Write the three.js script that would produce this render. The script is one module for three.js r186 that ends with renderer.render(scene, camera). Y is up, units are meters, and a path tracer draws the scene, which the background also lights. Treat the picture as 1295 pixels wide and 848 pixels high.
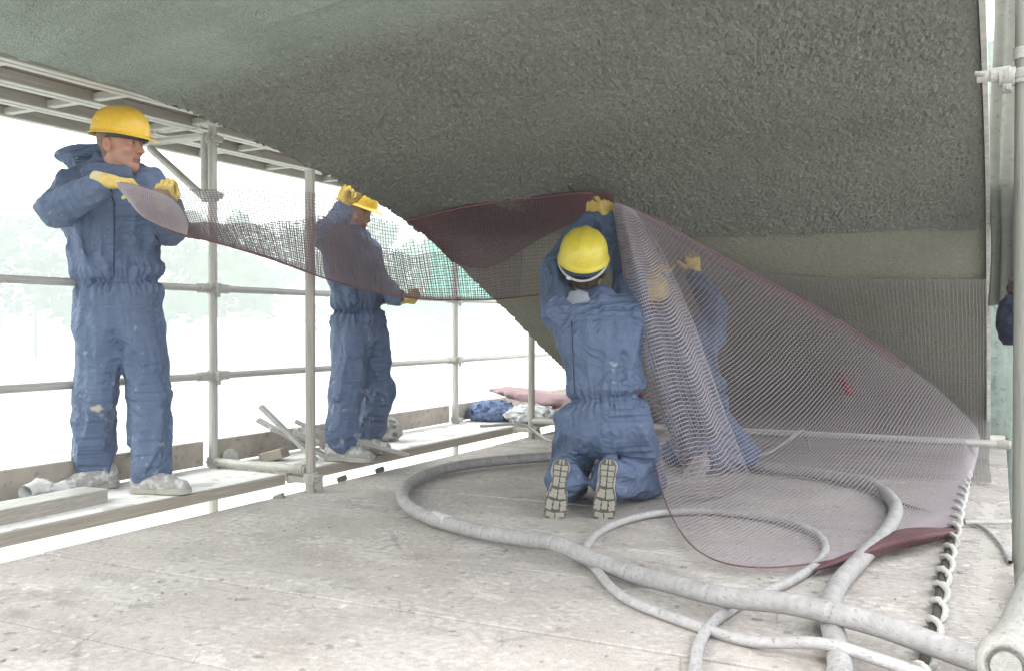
import * as THREE from 'three';
import { mergeGeometries, toCreasedNormals } from 'three/addons/utils/BufferGeometryUtils.js';
import { RoundedBoxGeometry } from 'three/addons/geometries/RoundedBoxGeometry.js';
import { ImprovedNoise } from 'three/addons/math/ImprovedNoise.js';

// ---------------------------------------------------------------- camera, sky, sun, exposure
const scene = new THREE.Scene();
const EYE = 0.84, F = 1212, CX = 647.5, CY = 411, YAW = Math.atan(616 / 1212);
const SY = Math.sin(YAW), CYW = Math.cos(YAW);
const camera = new THREE.PerspectiveCamera(2 * Math.atan(424 / F) * 180 / Math.PI, 1024 / 670, 0.1, 400);
camera.position.set(0, EYE, 0);
camera.rotation.order = 'YXZ';
camera.rotation.y = YAW;
camera.rotation.x = -Math.atan(13 / F);
const renderer = new THREE.WebGLRenderer({ antialias: true });
renderer.setSize(1024, 670);
renderer.toneMapping = THREE.LinearToneMapping;
renderer.toneMappingExposure = 3.7;
renderer.shadowMap.enabled = true;

{ // overcast sky: bright, a little brighter towards the zenith and towards the veiled sun
  const w = 256, h = 128, a = new Float32Array(w * h * 4);
  const sd = new THREE.Vector3(-0.62, 0.62, 0.48).normalize();
  for (let j = 0; j < h; j++) for (let i = 0; i < w; i++) {
    const el = (j + 0.5) / h * Math.PI - Math.PI / 2, az = (i + 0.5) / w * 2 * Math.PI - Math.PI;
    const x = Math.cos(el) * Math.cos(az), y = Math.sin(el), z = Math.cos(el) * Math.sin(az);
    const c = Math.max(0, x * sd.x + y * sd.y + z * sd.z);
    let L = y > 0 ? 0.85 + 0.35 * y : 0.7 + 0.15 * Math.max(-1, y);
    L += 0.5 * Math.pow(c, 6);
    const k = (j * w + i) * 4;
    a[k] = L * 0.97; a[k + 1] = L * 1.0; a[k + 2] = L * 1.02; a[k + 3] = 1;
  }
  const t = new THREE.DataTexture(a, w, h, THREE.RGBAFormat, THREE.FloatType);
  t.mapping = THREE.EquirectangularReflectionMapping; t.magFilter = THREE.LinearFilter; t.minFilter = THREE.LinearFilter;
  t.needsUpdate = true;
  scene.background = t; scene.environment = t;
}
const sun = new THREE.DirectionalLight(0xfff4e6, 1.1);
sun.position.set(-12.4, 12.4, 9.6); sun.castShadow = true; sun.shadow.radius = 60;
Object.assign(sun.shadow.camera, { left: -12, right: 12, top: 12, bottom: -12, near: 1, far: 60 });
sun.shadow.mapSize.set(2048, 2048);
scene.add(sun, sun.target);
scene.fog = new THREE.FogExp2(0xf4faf8, 0.003);

// ---------------------------------------------------------------- helpers
const V = (x, y, z) => new THREE.Vector3(x, y, z);
function at(u, v, d) { const X = (u - CX) / F; return V((X * CYW - SY) * d, EYE + (CY - v) / F * d, (-X * SY - CYW) * d); }
let seed = 7;
const rnd = () => { seed = (seed * 1664525 + 1013904223) >>> 0; return seed / 4294967296; };
const rr = (a, b) => a + (b - a) * rnd();
const IN = new ImprovedNoise();
const N3 = (x, y, z) => IN.noise(x, y, z);
const fbm = (x, y, z, o = 4) => { let s = 0, a = 0.5; for (let i = 0; i < o; i++) { s += a * N3(x, y, z); x = x * 2.03 + 7.1; y = y * 2.03 + 3.3; z = z * 2.03 + 1.7; a *= 0.5; } return s; };
const clamp = (x, a = 0, b = 1) => Math.min(b, Math.max(a, x));
const sm = (a, b, x) => { const t = clamp((x - a) / (b - a)); return t * t * (3 - 2 * t); };
const lerp = (a, b, t) => a + (b - a) * t;
const R_ = new THREE.Vector3(CYW, 0, -SY), F_ = new THREE.Vector3(-SY, 0, -CYW);

const used = {};
function numbered(n) { const k = used[n] = (used[n] ?? -1) + 1; return k ? n + '_' + String(k).padStart(3, '0') : n; }
function tag(o, label, category, group) { o.userData.label = label; o.userData.category = category; if (group) o.userData.group = group; return o; }
function mesh(name, geo, mat, parent = scene) {
  const g = Array.isArray(geo) ? mergeGeometries(geo.map(q => { q = q.index ? q.toNonIndexed() : q; const r = new THREE.BufferGeometry(); for (const k of ['position', 'normal', 'uv']) if (q.attributes[k]) r.setAttribute(k, q.attributes[k]); if (!r.attributes.uv) r.setAttribute('uv', new THREE.BufferAttribute(new Float32Array(r.attributes.position.count * 2), 2)); return r; })) : geo;
  const m = new THREE.Mesh(g, mat); m.name = parent === scene ? numbered(name) : name; m.castShadow = m.receiveShadow = true; parent.add(m); return m;
}
function thing(name, label, category, pos = V(0, 0, 0), group) {
  const g = new THREE.Group(); g.name = numbered(name); g.position.copy(pos); scene.add(g); return tag(g, label, category, group);
}
function struct(name, geo, mat) { const m = mesh(name, geo, mat); m.userData.kind = 'structure'; return m; }
function tube(a, b, r, seg = 16) {
  const d = b.clone().sub(a), L = d.length();
  const g = new THREE.CylinderGeometry(r, r, L, seg, 1); g.translate(0, L / 2, 0);
  g.applyQuaternion(new THREE.Quaternion().setFromUnitVectors(V(0, 1, 0), d.normalize())); g.translate(a.x, a.y, a.z); return g;
}
function rbox(w, h, d, x, y, z, r = 0.004, ry = 0, rx = 0, rz = 0) {
  const g = new RoundedBoxGeometry(w, h, d, 2, Math.min(r, w / 2.1, h / 2.1, d / 2.1)); g.rotateX(rx); g.rotateZ(rz); g.rotateY(ry); g.translate(x, y, z); return g;
}
function worldUV(g, fu, fv) { const p = g.attributes.position, uv = new Float32Array(p.count * 2); for (let i = 0; i < p.count; i++) { uv[2 * i] = fu(p.getX(i), p.getY(i), p.getZ(i)); uv[2 * i + 1] = fv(p.getX(i), p.getY(i), p.getZ(i)); } g.setAttribute('uv', new THREE.BufferAttribute(uv, 2)); return g; }

// textures: f(u, v) in [0,1) gives [r,g,b] in linear or a single height
function heightTex(n, f, rep = 1) {
  const a = new Uint8Array(n * n * 4);
  for (let j = 0; j < n; j++) for (let i = 0; i < n; i++) { const h = clamp(f(i / n, j / n)) * 255, k = (j * n + i) * 4; a[k] = a[k + 1] = a[k + 2] = h; a[k + 3] = 255; }
  const t = new THREE.DataTexture(a, n, n); t.wrapS = t.wrapT = THREE.RepeatWrapping; t.magFilter = THREE.LinearFilter; t.minFilter = THREE.LinearMipmapLinearFilter; t.generateMipmaps = true; t.repeat.set(rep, rep); t.needsUpdate = true; return t;
}
const toS = c => c <= 0.0031308 ? c * 12.92 : 1.055 * Math.pow(c, 1 / 2.4) - 0.055;
function colorTex(w, h, f) {
  const a = new Uint8Array(w * h * 4);
  for (let j = 0; j < h; j++) for (let i = 0; i < w; i++) { const c = f(i / w, j / h), k = (j * w + i) * 4; for (let q = 0; q < 3; q++) a[k + q] = clamp(toS(clamp(c[q]))) * 255; a[k + 3] = 255; }
  const t = new THREE.DataTexture(a, w, h); t.colorSpace = THREE.SRGBColorSpace; t.wrapS = t.wrapT = THREE.RepeatWrapping; t.magFilter = THREE.LinearFilter; t.minFilter = THREE.LinearMipmapLinearFilter; t.generateMipmaps = true; t.needsUpdate = true; return t;
}
// noise that repeats over the unit square (on a torus)
const tn = (u, v, f, s = 0) => { const A = 2 * Math.PI, k = f / A; const x = Math.cos(A * u) * k, y = Math.sin(A * u) * k, z = Math.cos(A * v) * k, w = Math.sin(A * v) * k; return 0.5 * (N3(x + s, y + 3.1 + s, z + w * 0.71) + N3(x * 0.9 - 5.2, y + w + s, z * 0.9 + 8.4)) * 1.3; };

const std = (r, g, b, rough = 0.8, o = {}) => new THREE.MeshStandardMaterial({ color: new THREE.Color().setRGB(r, g, b), roughness: rough, metalness: 0, ...o });
const grainH = heightTex(256, (u, v) => 0.5 + 0.35 * tn(u, v, 30) + 0.35 * tn(u, v, 70, 3) + (rnd() - 0.5) * 0.2);
const dustMap = colorTex(512, 512, (u, v) => { const n = 0.8 + 0.18 * tn(u, v, 6) + 0.16 * tn(u, v, 22, 5) + (rnd() - 0.5) * 0.06; const s = tn(u, v, 40, 9) > 0.42 ? 0.72 : 1; return [n * s, n * s * 0.985, n * s * 0.96]; });
const dusty = (r, g, b, rough = 0.75, rep = 2, o = {}) => { const m = std(r, g, b, rough, { map: dustMap, bumpMap: grainH, bumpScale: 0.0015, ...o }); return m; };
const M = {
  steel: dusty(0.54, 0.535, 0.51, 0.55, 2, { metalness: 0.25 }),
  steelBrown: dusty(0.44, 0.415, 0.385, 0.6, 2, { metalness: 0.15 }),
  alu: dusty(0.62, 0.61, 0.58, 0.5, 2, { metalness: 0.2 }),
  plywood: dusty(0.24, 0.19, 0.15, 0.8),
  plank: dusty(0.60, 0.57, 0.55, 0.85),
  plankEdge: dusty(0.40, 0.36, 0.32, 0.85),
  hose: dusty(0.40, 0.39, 0.40, 0.7),
  postGrey: dusty(0.27, 0.275, 0.25, 0.55, 2, { metalness: 0.2 }),
  hoseThin: dusty(0.48, 0.47, 0.485, 0.6),
  white: dusty(0.58, 0.575, 0.56, 0.7),
  dark: std(0.03, 0.03, 0.032, 0.6),
  clipCore: dusty(0.07, 0.055, 0.045, 0.85),
  rust: dusty(0.16, 0.12, 0.10, 0.8),
};

// surface nets over a distance field
function nets(field, lo, hi, h, warp) {
  const nx = Math.ceil((hi.x - lo.x) / h) + 1, ny = Math.ceil((hi.y - lo.y) / h) + 1, nz = Math.ceil((hi.z - lo.z) / h) + 1;
  const g = new Float32Array(nx * ny * nz), B = 6;
  for (let k0 = 0; k0 < nz; k0 += B) for (let j0 = 0; j0 < ny; j0 += B) for (let i0 = 0; i0 < nx; i0 += B) {
    const c = field(lo.x + (i0 + B / 2) * h, lo.y + (j0 + B / 2) * h, lo.z + (k0 + B / 2) * h), far = Math.abs(c) > h * B * 1.35 + 0.02;
    for (let k = k0; k < Math.min(nz, k0 + B); k++) for (let j = j0; j < Math.min(ny, j0 + B); j++) for (let i = i0; i < Math.min(nx, i0 + B); i++)
      g[(k * ny + j) * nx + i] = far ? c : field(lo.x + i * h, lo.y + j * h, lo.z + k * h);
  }
  const id = new Int32Array(nx * ny * nz).fill(-1), pos = [], idx = [];
  const E = [[0, 1], [2, 3], [4, 5], [6, 7], [0, 2], [1, 3], [4, 6], [5, 7], [0, 4], [1, 5], [2, 6], [3, 7]], o = [0, 1, nx, nx + 1, nx * ny, nx * ny + 1, nx * ny + nx, nx * ny + nx + 1];
  for (let k = 0; k < nz - 1; k++) for (let j = 0; j < ny - 1; j++) for (let i = 0; i < nx - 1; i++) {
    const b = (k * ny + j) * nx + i; let m = 0;
    for (let q = 0; q < 8; q++) if (g[b + o[q]] < 0) m |= 1 << q;
    if (m === 0 || m === 255) continue;
    let x = 0, y = 0, z = 0, n = 0;
    for (const [p, q] of E) { const a = g[b + o[p]], c = g[b + o[q]]; if ((a < 0) === (c < 0)) continue; const t = a / (a - c); n++; x += lerp(p & 1, q & 1, t); y += lerp((p >> 1) & 1, (q >> 1) & 1, t); z += lerp(p >> 2, q >> 2, t); }
    id[b] = pos.length / 3; pos.push(lo.x + (i + x / n) * h, lo.y + (j + y / n) * h, lo.z + (k + z / n) * h);
  }
  const quad = (a, b, c, d, f) => { if (a < 0 || b < 0 || c < 0 || d < 0) return; f ? idx.push(a, c, b, a, d, c) : idx.push(a, b, c, a, c, d); };
  for (let k = 1; k < nz - 1; k++) for (let j = 1; j < ny - 1; j++) for (let i = 1; i < nx - 1; i++) {
    const b = (k * ny + j) * nx + i, s = g[b] < 0, sx = 1, sy = nx, sz = nx * ny;
    if (s !== g[b + sx] < 0) quad(id[b - sy - sz], id[b - sz], id[b], id[b - sy], !s);
    if (s !== g[b + sy] < 0) quad(id[b - sx - sz], id[b - sx], id[b], id[b - sz], !s);
    if (s !== g[b + sz] < 0) quad(id[b - sx - sy], id[b - sy], id[b], id[b - sx], !s);
  }
  // keep only sizeable pieces
  const par = new Int32Array(pos.length / 3).map((_, i) => i), find = a => { while (par[a] !== a) a = par[a] = par[par[a]]; return a; };
  for (let i = 0; i < idx.length; i += 3) { const a = find(idx[i]); par[find(idx[i + 1])] = a; par[find(idx[i + 2])] = a; }
  const size = new Int32Array(par.length); for (let i = 0; i < par.length; i++) size[find(i)]++;
  let most = 0; for (const s of size) most = Math.max(most, s);
  const keep = []; for (let i = 0; i < idx.length; i += 3) if (size[find(idx[i])] > most * 0.2) keep.push(idx[i], idx[i + 1], idx[i + 2]);
  const r = new THREE.BufferGeometry(); r.setAttribute('position', new THREE.Float32BufferAttribute(pos, 3)); r.setIndex(keep); r.computeVertexNormals();
  return r;
}
function paint(g, f) { const p = g.attributes.position, n = g.attributes.normal, c = new Float32Array(p.count * 3); for (let i = 0; i < p.count; i++) { const q = f(p.getX(i), p.getY(i), p.getZ(i), n.getX(i), n.getY(i), n.getZ(i)); c[3 * i] = q[0]; c[3 * i + 1] = q[1]; c[3 * i + 2] = q[2]; } g.setAttribute('color', new THREE.BufferAttribute(c, 3)); return g; }
function planarUV(g, s = 1) { return worldUV(g, (x, y, z) => (x * 0.8 + z * 0.6) * s, (x, y, z) => y * s); }

// distance primitives
const smin = (a, b, k) => { const h = Math.max(k - Math.abs(a - b), 0) / k; return Math.min(a, b) - h * h * k * 0.25; };
function cone(a, b, ra, rb) {
  const ba = b.clone().sub(a), L2 = ba.lengthSq() || 1e-9, ax = ba.clone().normalize();
  return { a, b, ax, L: Math.sqrt(L2), c: a.clone().add(b).multiplyScalar(0.5), R: Math.sqrt(L2) / 2 + Math.max(ra, rb),
    d(x, y, z) { const px = x - a.x, py = y - a.y, pz = z - a.z; const t = clamp((px * ba.x + py * ba.y + pz * ba.z) / L2); const dx = px - ba.x * t, dy = py - ba.y * t, dz = pz - ba.z * t; return Math.sqrt(dx * dx + dy * dy + dz * dz) - lerp(ra, rb, t); } };
}
function slab(a, b, side, wa, da, wb, db) {   // a tapered limb of oval section
  const ba = b.clone().sub(a), L2 = ba.lengthSq(), ax = ba.clone().normalize(), s = side.clone().addScaledVector(ax, -side.dot(ax)).normalize(), f = ax.clone().cross(s);
  return { a, b, ax, L: Math.sqrt(L2), c: a.clone().add(b).multiplyScalar(0.5), R: Math.sqrt(L2) / 2 + Math.max(wa, wb),
    d(x, y, z) { const px = x - a.x, py = y - a.y, pz = z - a.z; const tt = (px * ba.x + py * ba.y + pz * ba.z) / L2, t = clamp(tt), w = lerp(wa, wb, t), dd = lerp(da, db, t);
      const u = (px * s.x + py * s.y + pz * s.z) / w, v = (px * f.x + py * f.y + pz * f.z) / dd, e = (tt - t) * this.L / dd; return (Math.sqrt(u * u + v * v + e * e) - 1) * Math.min(w, dd); } };
}
function ell(c, rx, ry, rz) { const m = Math.min(rx, ry, rz); return { d: (x, y, z) => { const a = (x - c[0]) / rx, b = (y - c[1]) / ry, e = (z - c[2]) / rz; return (Math.sqrt(a * a + b * b + e * e) - 1) * m; } }; }

// ================================================================ large structure
// far ground, lower than the working deck
{
  const g = new THREE.CircleGeometry(260, 64); g.rotateX(-Math.PI / 2); g.translate(0, -3.2, 0); worldUV(g, (x, y, z) => x / 6, (x, y, z) => z / 6);
  struct('ground', g, dusty(0.46, 0.46, 0.43, 0.95));
}
// ---- the concrete shell: a vaulted soffit that rises from the floor and bends over the deck
const XL = -3.0, XR = -0.075;
const curveL = new THREE.CatmullRomCurve3([[-7.85, 0], [-7.3, .28], [-6.6, .58], [-5.9, .9], [-5.38, 1.12], [-4.55, 1.45], [-3.78, 1.62], [-2.78, 1.75], [-1.9, 1.77], [-1.2, 1.78]].map(p => V(0, p[1], p[0])));
const curveR = new THREE.CatmullRomCurve3([[-7.6, 0], [-7.5, .4], [-7.3, .8], [-7.0, 1.15], [-6.6, 1.45], [-5.9, 1.75], [-5.0, 1.95], [-3.7, 2.08], [-2.3, 2.14], [-1.2, 2.16]].map(p => V(0, p[1], p[0])));
const shellLUT = (() => { const n = 400, L = [], R = []; for (let i = 0; i <= n; i++) { L.push(curveL.getPoint(i / n)); R.push(curveR.getPoint(i / n)); } return (x, s) => { const f = clamp(s) * n, i = Math.min(n - 1, f | 0), u = f - i, t = (x - XL) / (XR - XL); const y = c => lerp(c[i].y, c[i + 1].y, u), z = c => lerp(c[i].z, c[i + 1].z, u); return [lerp(y(L), y(R), t), lerp(z(L), z(R), t)]; }; })();
function shellP(x, s) { const q = shellLUT(x, s); return V(x, q[0], q[1]); }
function shellS(x, y) { let a = 0, b = 0.93; for (let i = 0; i < 30; i++) { const m = (a + b) / 2; shellLUT(x, m)[0] < y ? a = m : b = m; } return (a + b) / 2; }
function shellN(x, s) { const e = 0.004, a = shellP(x, s - e), b = shellP(x, s + e), c = shellP(x - .01, s), d = shellP(x + .01, s); return b.sub(a).cross(d.sub(c)).normalize().multiplyScalar(-1); }
// how far the photographer's ray goes before it meets the soffit (used to hang the net just under it)
function shellHit(u, v) {
  const p0 = at(u, v, 1).sub(V(0, EYE, 0)); let prev = 0;
  const inside = t => { const x = p0.x * t, y = EYE + p0.y * t, z = p0.z * t; if (x < XL) return false; const s = shellS(x, y), q = shellLUT(x, s); return s < 0.925 ? z < q[1] : false; };
  for (let t = 2.5; t < 9; t += 0.02) if (inside(t)) return t; return 9;
}
{
  const nx = 380, ns = 960, pos = [], uv = [], col = [], idx = [];
  for (let j = 0; j <= ns; j++) for (let i = 0; i <= nx; i++) {
    const s = j / ns, x0 = lerp(XL, XR, i / nx); let q = shellLUT(x0, s); const n = shellN(x0, s), y = q[0], z = q[1];
    const warpN = 0.05 * fbm(x0 * 1.5, 4, z * 1.5, 3);
    const low = sm(1.40, 1.36, y + warpN * 0.8 - 0.06 * sm(-1.8, -0.4, x0)), top = sm(-2.98, -2.6, z + 2.2 * warpN + 0.06 * (x0 + 3));   // bands: base coat below, net already bedded in above
    const rough = (1 - low) * (1 - top * 0.93) * (0.75 + 0.5 * sm(-1.6, -0.4, x0) * sm(-5, -3.2, z));
    let h = rough * (0.009 * (1 - Math.abs(N3(x0 * 38, y * 38, z * 38)) * 2.4) + (0.013 + 0.014 * sm(-0.3, 0.4, fbm(x0 * 1.6, y + 3, z * 1.6, 3))) * N3(x0 * 62, y * 62, z * 62) + 0.008 * N3(x0 * 13, y * 13, z * 13)) + 0.014 * (1 - low) + 0.012 * fbm(x0 * 2, y * 2, z * 2, 3);
    h += top * (0.006 * N3(x0 * 2.5, 1, z * 11) + 0.004 * N3(x0 * 5, 4, z * 30));
    let x = x0; if (i === 0) { x += 0.016 * N3(z * 18, y * 18, 1) + 0.014 * N3(z * 47, 2, y * 40) + 0.02 * fbm(z * 3, 0, 2); } if (i === 1) x += 0.012 * N3(z * 18, y * 18, 1);
    pos.push(x, q[0] + n.y * h, q[1] + n.z * h); uv.push(x0, s * 9);
    const mot = 1 + 0.22 * fbm(x0 * 1.3, y * 1.3 + 7, z * 1.3, 4) + top * 0.30 * fbm(x0 * 1.6 + 4, 3, z * 8, 4) + 0.10 * N3(x0 * 40, y * 40, z * 40);
    const gr = top * (0.6 + 0.5 * sm(-1.0, -2.6, x0)), bandW = low * sm(0.95, 1.3, y) * 0.35;  // gr: green of the bedded net, plus outside light from the left put into the colour
    const c = [lerp(0.252, 0.292, gr * 0.9), lerp(0.260, 0.342, gr * 0.9), lerp(0.236, 0.305, gr * 0.9)].map((v, k) => (v * (1 + low * 0.12) * [1 + low * 0.03, 1 - low * 0.03, 1 - low * 0.11][k] + bandW * 0.13) * mot * [1, 1, 1][k]);
    col.push(...c);
  }
  for (let j = 0; j < ns; j++) for (let i = 0; i < nx; i++) { const a = j * (nx + 1) + i, b = a + 1, c = a + nx + 1, d = c + 1; idx.push(a, b, d, a, d, c); }
  // back of the shell and its edges, so that it is a slab 16 cm thick
  const base = pos.length / 3, T = 0.16; const bx = 1, bs = 160;
  for (let j = 0; j <= bs; j++) for (let i = 0; i <= bx; i++) { const s = j / bs, x = lerp(XL, XR, i / bx), q = shellLUT(x, s), n = shellN(x, s); pos.push(x, q[0] - n.y * T, q[1] - n.z * T); uv.push(x, s * 9); col.push(0.2, 0.2, 0.18); }
  for (let j = 0; j < bs; j++) { const a = base + j * 2; idx.push(a, a + 3, a + 1, a, a + 2, a + 3); }
  for (let j = 0; j < bs; j++) for (const [e, k] of [[0, 0], [nx, 1]]) {      // end strips
    const o0 = base + j * 2 + k, o1 = base + (j + 1) * 2 + k, st = ns / bs;
    for (let q = 0; q < st; q++) { const f0 = (j * st + q) * (nx + 1) + e, f1 = f0 + nx + 1; idx.push(o0, f0, f1); } idx.push(o0, (j + 1) * st * (nx + 1) + e, o1);
  }
  const fl = ns * (nx + 1), bl = base + bs * 2; for (let i = 0; i < nx; i++) idx.push(fl + i, fl + i + 1, i < nx / 2 ? bl : bl + 1); idx.push(fl + (nx >> 1), bl, bl + 1);
  const g = new THREE.BufferGeometry(); g.setAttribute('position', new THREE.Float32BufferAttribute(pos, 3)); g.setAttribute('uv', new THREE.Float32BufferAttribute(uv, 2)); g.setAttribute('color', new THREE.Float32BufferAttribute(col, 3)); g.setIndex(idx); g.computeVertexNormals();
  const tex = heightTex(512, (u, v) => 0.5 + 0.3 * tn(u, v, 22) + 0.35 * tn(u, v, 60, 4) + (rnd() - 0.5) * 0.3); tex.repeat.set(2.3, 2.3);
  const stTex = colorTex(512, 512, (u, v) => { const g = rnd(), n = tn(u, v, 90, 2) + 0.6 * tn(u, v, 45, 7); let b = 0.80 + 0.20 * n + (g - 0.5) * 0.26; if (g > 0.988) b *= 1.4; if (g < 0.02) b *= 0.55; b = clamp(b, 0.15, 1.3) * 0.78; return [b, b * 1.0, b * 0.975]; }); stTex.repeat.set(2.0, 2.0);
  const rgT = heightTex(256, (u, v) => { const z = lerp(-7.7, -1.2, v); const wet = sm(0.70, 0.78, v + 0.02 * tn(u, v, 9)); return lerp(0.93, 0.40, wet * clamp(0.75 + 0.8 * tn(u, v, 12, 3))); }); rgT.wrapS = rgT.wrapT = THREE.ClampToEdgeWrapping; rgT.repeat.set(1 / 2.925, 1 / 9); rgT.offset.set(3 / 2.925, 0);
  const shell = thing('concrete_shell', 'rough grey sprayed concrete soffit curving up from the floor and over the deck', 'concrete vault');
  const sh = mesh('soffit', g, std(1.62, 1.62, 1.60, 1, { vertexColors: true, map: stTex, roughnessMap: rgT, bumpMap: tex, bumpScale: 0.018 }), shell);
  // pale edge board along the right-hand edge
  const ep = [], eu = [], ei = [], en = 220;
  for (let j = 0; j <= en; j++) { const s = j / en * 0.97, q = shellLUT(XR, s), n = shellN(XR, s), w = 0.004 * N3(s * 40, 3, 1);
    for (const [dx, dn] of [[0.004, -0.1], [0.004, 0.045 + w], [0.026, 0.045 + w], [0.026, -0.1]]) { ep.push(XR + dx, q[0] + n.y * dn, q[1] + n.z * dn); eu.push(s * 9, dn + dx); } }
  for (let j = 0; j < en; j++) for (let k = 0; k < 4; k++) { const a = j * 4 + k, b = j * 4 + (k + 1) % 4; ei.push(a, b, b + 4, a, b + 4, a + 4); }
  const eg = new THREE.BufferGeometry(); eg.setAttribute('position', new THREE.Float32BufferAttribute(ep, 3)); eg.setAttribute('uv', new THREE.Float32BufferAttribute(eu, 2)); eg.setIndex(ei); const eg2 = toCreasedNormals(eg, 0.6);
  mesh('edge_board', eg2, M.white, shell);
}
// ---- working floor: wide formwork boards spattered with cement
{
  const floor = new THREE.Group(); floor.name = 'floor'; floor.userData.kind = 'structure'; scene.add(floor);
  const W = 3.36, D = 9.6, x0 = -3.16, z0 = -8.4;
  const TW = 1024, TH = 2048, mark = new Float32Array(TW * TH).fill(1);       // splashes, scuffs and footmarks: matter with outlines of its own
  const stamp = (x, z, r, e, a, val, rag) => { const cx = (x - x0) / W * TW, cz = (z - z0) / D * TH, px = r / W * TW, pz = r / D * TH, m = Math.ceil(Math.max(px, pz) * e) + 2, c = Math.cos(a), s = Math.sin(a);
    for (let q = -m; q <= m; q++) for (let p = -m; p <= m; p++) { const i = Math.round(cx + p), k = Math.round(cz + q); if (i < 0 || k < 0 || i >= TW || k >= TH) continue; const u = (p / px) * c + (q / pz) * s, v = -(p / px) * s + (q / pz) * c; const d = Math.hypot(u / e, v) + rag * N3(i * 0.35, k * 0.35, 5); if (d < 1) mark[k * TW + i] *= lerp(1, val, sm(1, 0.75, d)); } };
  for (let q = 0; q < 2600; q++) { const x = rr(-3.15, 0.1), z = rr(-7.6, -1.2); stamp(x, z, rr(0.004, 0.012), rr(1, 2.2), rr(0, 3), rnd() < 0.6 ? rr(1.12, 1.35) : rr(0.6, 0.85), 0.5); }
  for (let q = 0; q < 260; q++) { const x = rr(-3.15, 0.1), z = rr(-7.6, -1.2); stamp(x, z, rr(0.015, 0.05), rr(1, 2.5), rr(-0.4, 0.4), rnd() < 0.55 ? rr(1.08, 1.22) : rr(0.78, 0.92), 0.9); }
  for (let q = 0; q < 420; q++) { const x = rr(-3.15, 0.1), z = rr(-7.6, -1.2); stamp(x, z, rr(0.0025, 0.004), rr(8, 40), rr(-0.25, 0.25) + (rnd() < 0.25 ? 1.2 : 0), rr(0.68, 0.9), 0.9); }
  for (let q = 0; q < 46; q++) { const x = rr(-3.0, -0.2), z = rr(-6.5, -1.4), a = rr(0, 3); for (let k = 0; k < 7; k++) stamp(x + Math.sin(a) * k * 0.035, z + Math.cos(a) * k * 0.035, 0.012, 3.2, a, rr(0.84, 0.95), 0.6); }
  const tex = colorTex(TW, TH, (u, v) => {
    const x = x0 + u * W, z = z0 + v * D;
    const big = fbm(x * 0.8, 2, z * 0.8, 3), mid = fbm(x * 3.4 + 9, 5, z * 4.4, 4), fine = fbm(x * 34, 1, z * 38, 3), g = rnd() - 0.5;
    let b = 0.385 + 0.10 * big + 0.09 * mid + 0.13 * fine + g * 0.10;
    let c = [b * 1.065, b * 0.97, b * 0.915];
    const bare = sm(0.10, 0.20, fbm(x * 1.9 + 3, 11, z * 2.3, 5) + 0.45 * fine); c = c.map((q, k) => lerp(q, [0.325, 0.285, 0.26][k] * (1 + 0.6 * fine + g * 0.25), bare * 0.45));   // timber showing
    const lime = sm(0.10, 0.19, fbm(x * 2.6 - 5, 17, z * 3.1, 5) + 0.5 * fine); c = c.map((q, k) => lerp(q, [0.50, 0.475, 0.45][k] + 0.2 * fine + g * 0.06, lime * 0.42));                      // dried lime
    const mk = mark[Math.min(TH - 1, v * TH | 0) * TW + Math.min(TW - 1, u * TW | 0)]; return c.map(q => q * mk);
  });
  const btex = (() => { const t = heightTex(512, (u, v) => 0.45 + 0.3 * tn(u, v, 16, 2) + 0.25 * tn(u, v, 48, 6) + (rnd() - 0.5) * 0.22); return t; })();
  btex.repeat.set(4, 11);
  const mat = std(1, 1, 1, 0.88, { map: tex, bumpMap: btex, bumpScale: 0.006 });
  const fu = x => (x - x0) / W, fv = z => (z - z0) / D;
  let z = 1.2; let n = 0;
  while (z > -8.3) {
    const d = 0.594; const g = rbox(3.0, 0.04, d - 0.010, -1.655, -0.02 - 0.0015 * (n % 3), z - d / 2, 0.003); worldUV(g, (x) => fu(x), (x, y, zz) => fv(zz));
    mesh('board', g, mat, floor); z -= d; n++;
  }
  // right-hand strip with anti-slip ridges, beyond the clip rail
  const strip = rbox(0.20, 0.04, 8.6, -0.05, -0.021, -4.1, 0.003); worldUV(strip, x => fu(x), (x, y, zz) => fv(zz)); mesh('side_board', strip, mat, floor);
  const ridge = []; for (let q = 0; q < 150; q++) { const zz = -1.9 - q * 0.021, amp = clamp(0.55 + 1.1 * N3(q * 0.12, 3, 1)); if (amp < 0.25) continue; ridge.push(rbox(rr(0.05, 0.10) * (0.5 + amp * 0.5), 0.006 * amp + 0.002, 0.009, -0.03 + rr(-0.03, 0.01), 0.0, zz, 0.003, rr(-0.05, 0.05))); }
  for (let q = 0; q < 60; q++) ridge.push(rbox(rr(0.01, 0.05), 0.006, rr(0.006, 0.012), rr(-0.12, 0.04), 0, rr(-6.5, -1.9), 0.003, rr(-0.3, 0.3)));
  const rg = mesh('ridges', ridge, std(0.5, 0.47, 0.44, 0.9), floor); rg.userData.kind = 'stuff';
  // cement crumbs and splashes lying about
  const cr = []; for (let q = 0; q < 900; q++) { const x = rr(-3.12, 0.03), z2 = rr(-7.2, -1.4); if (N3(x * 1.4, 2, z2 * 1.4) < rr(-0.35, 0.4)) continue; const r = rr(0.0015, 0.005) * (rnd() < 0.04 ? 2.2 : 1), g = new THREE.IcosahedronGeometry(r, 0); g.scale(rr(0.8, 2.4), 0.5, rr(0.7, 1.6)); g.rotateY(rr(0, 6)); g.translate(x, 0.001, z2); cr.push(g); }
  const cm = mesh('crumbs', cr, dusty(0.42, 0.39, 0.37, 0.95), floor); cm.userData.kind = 'stuff';
}
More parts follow.
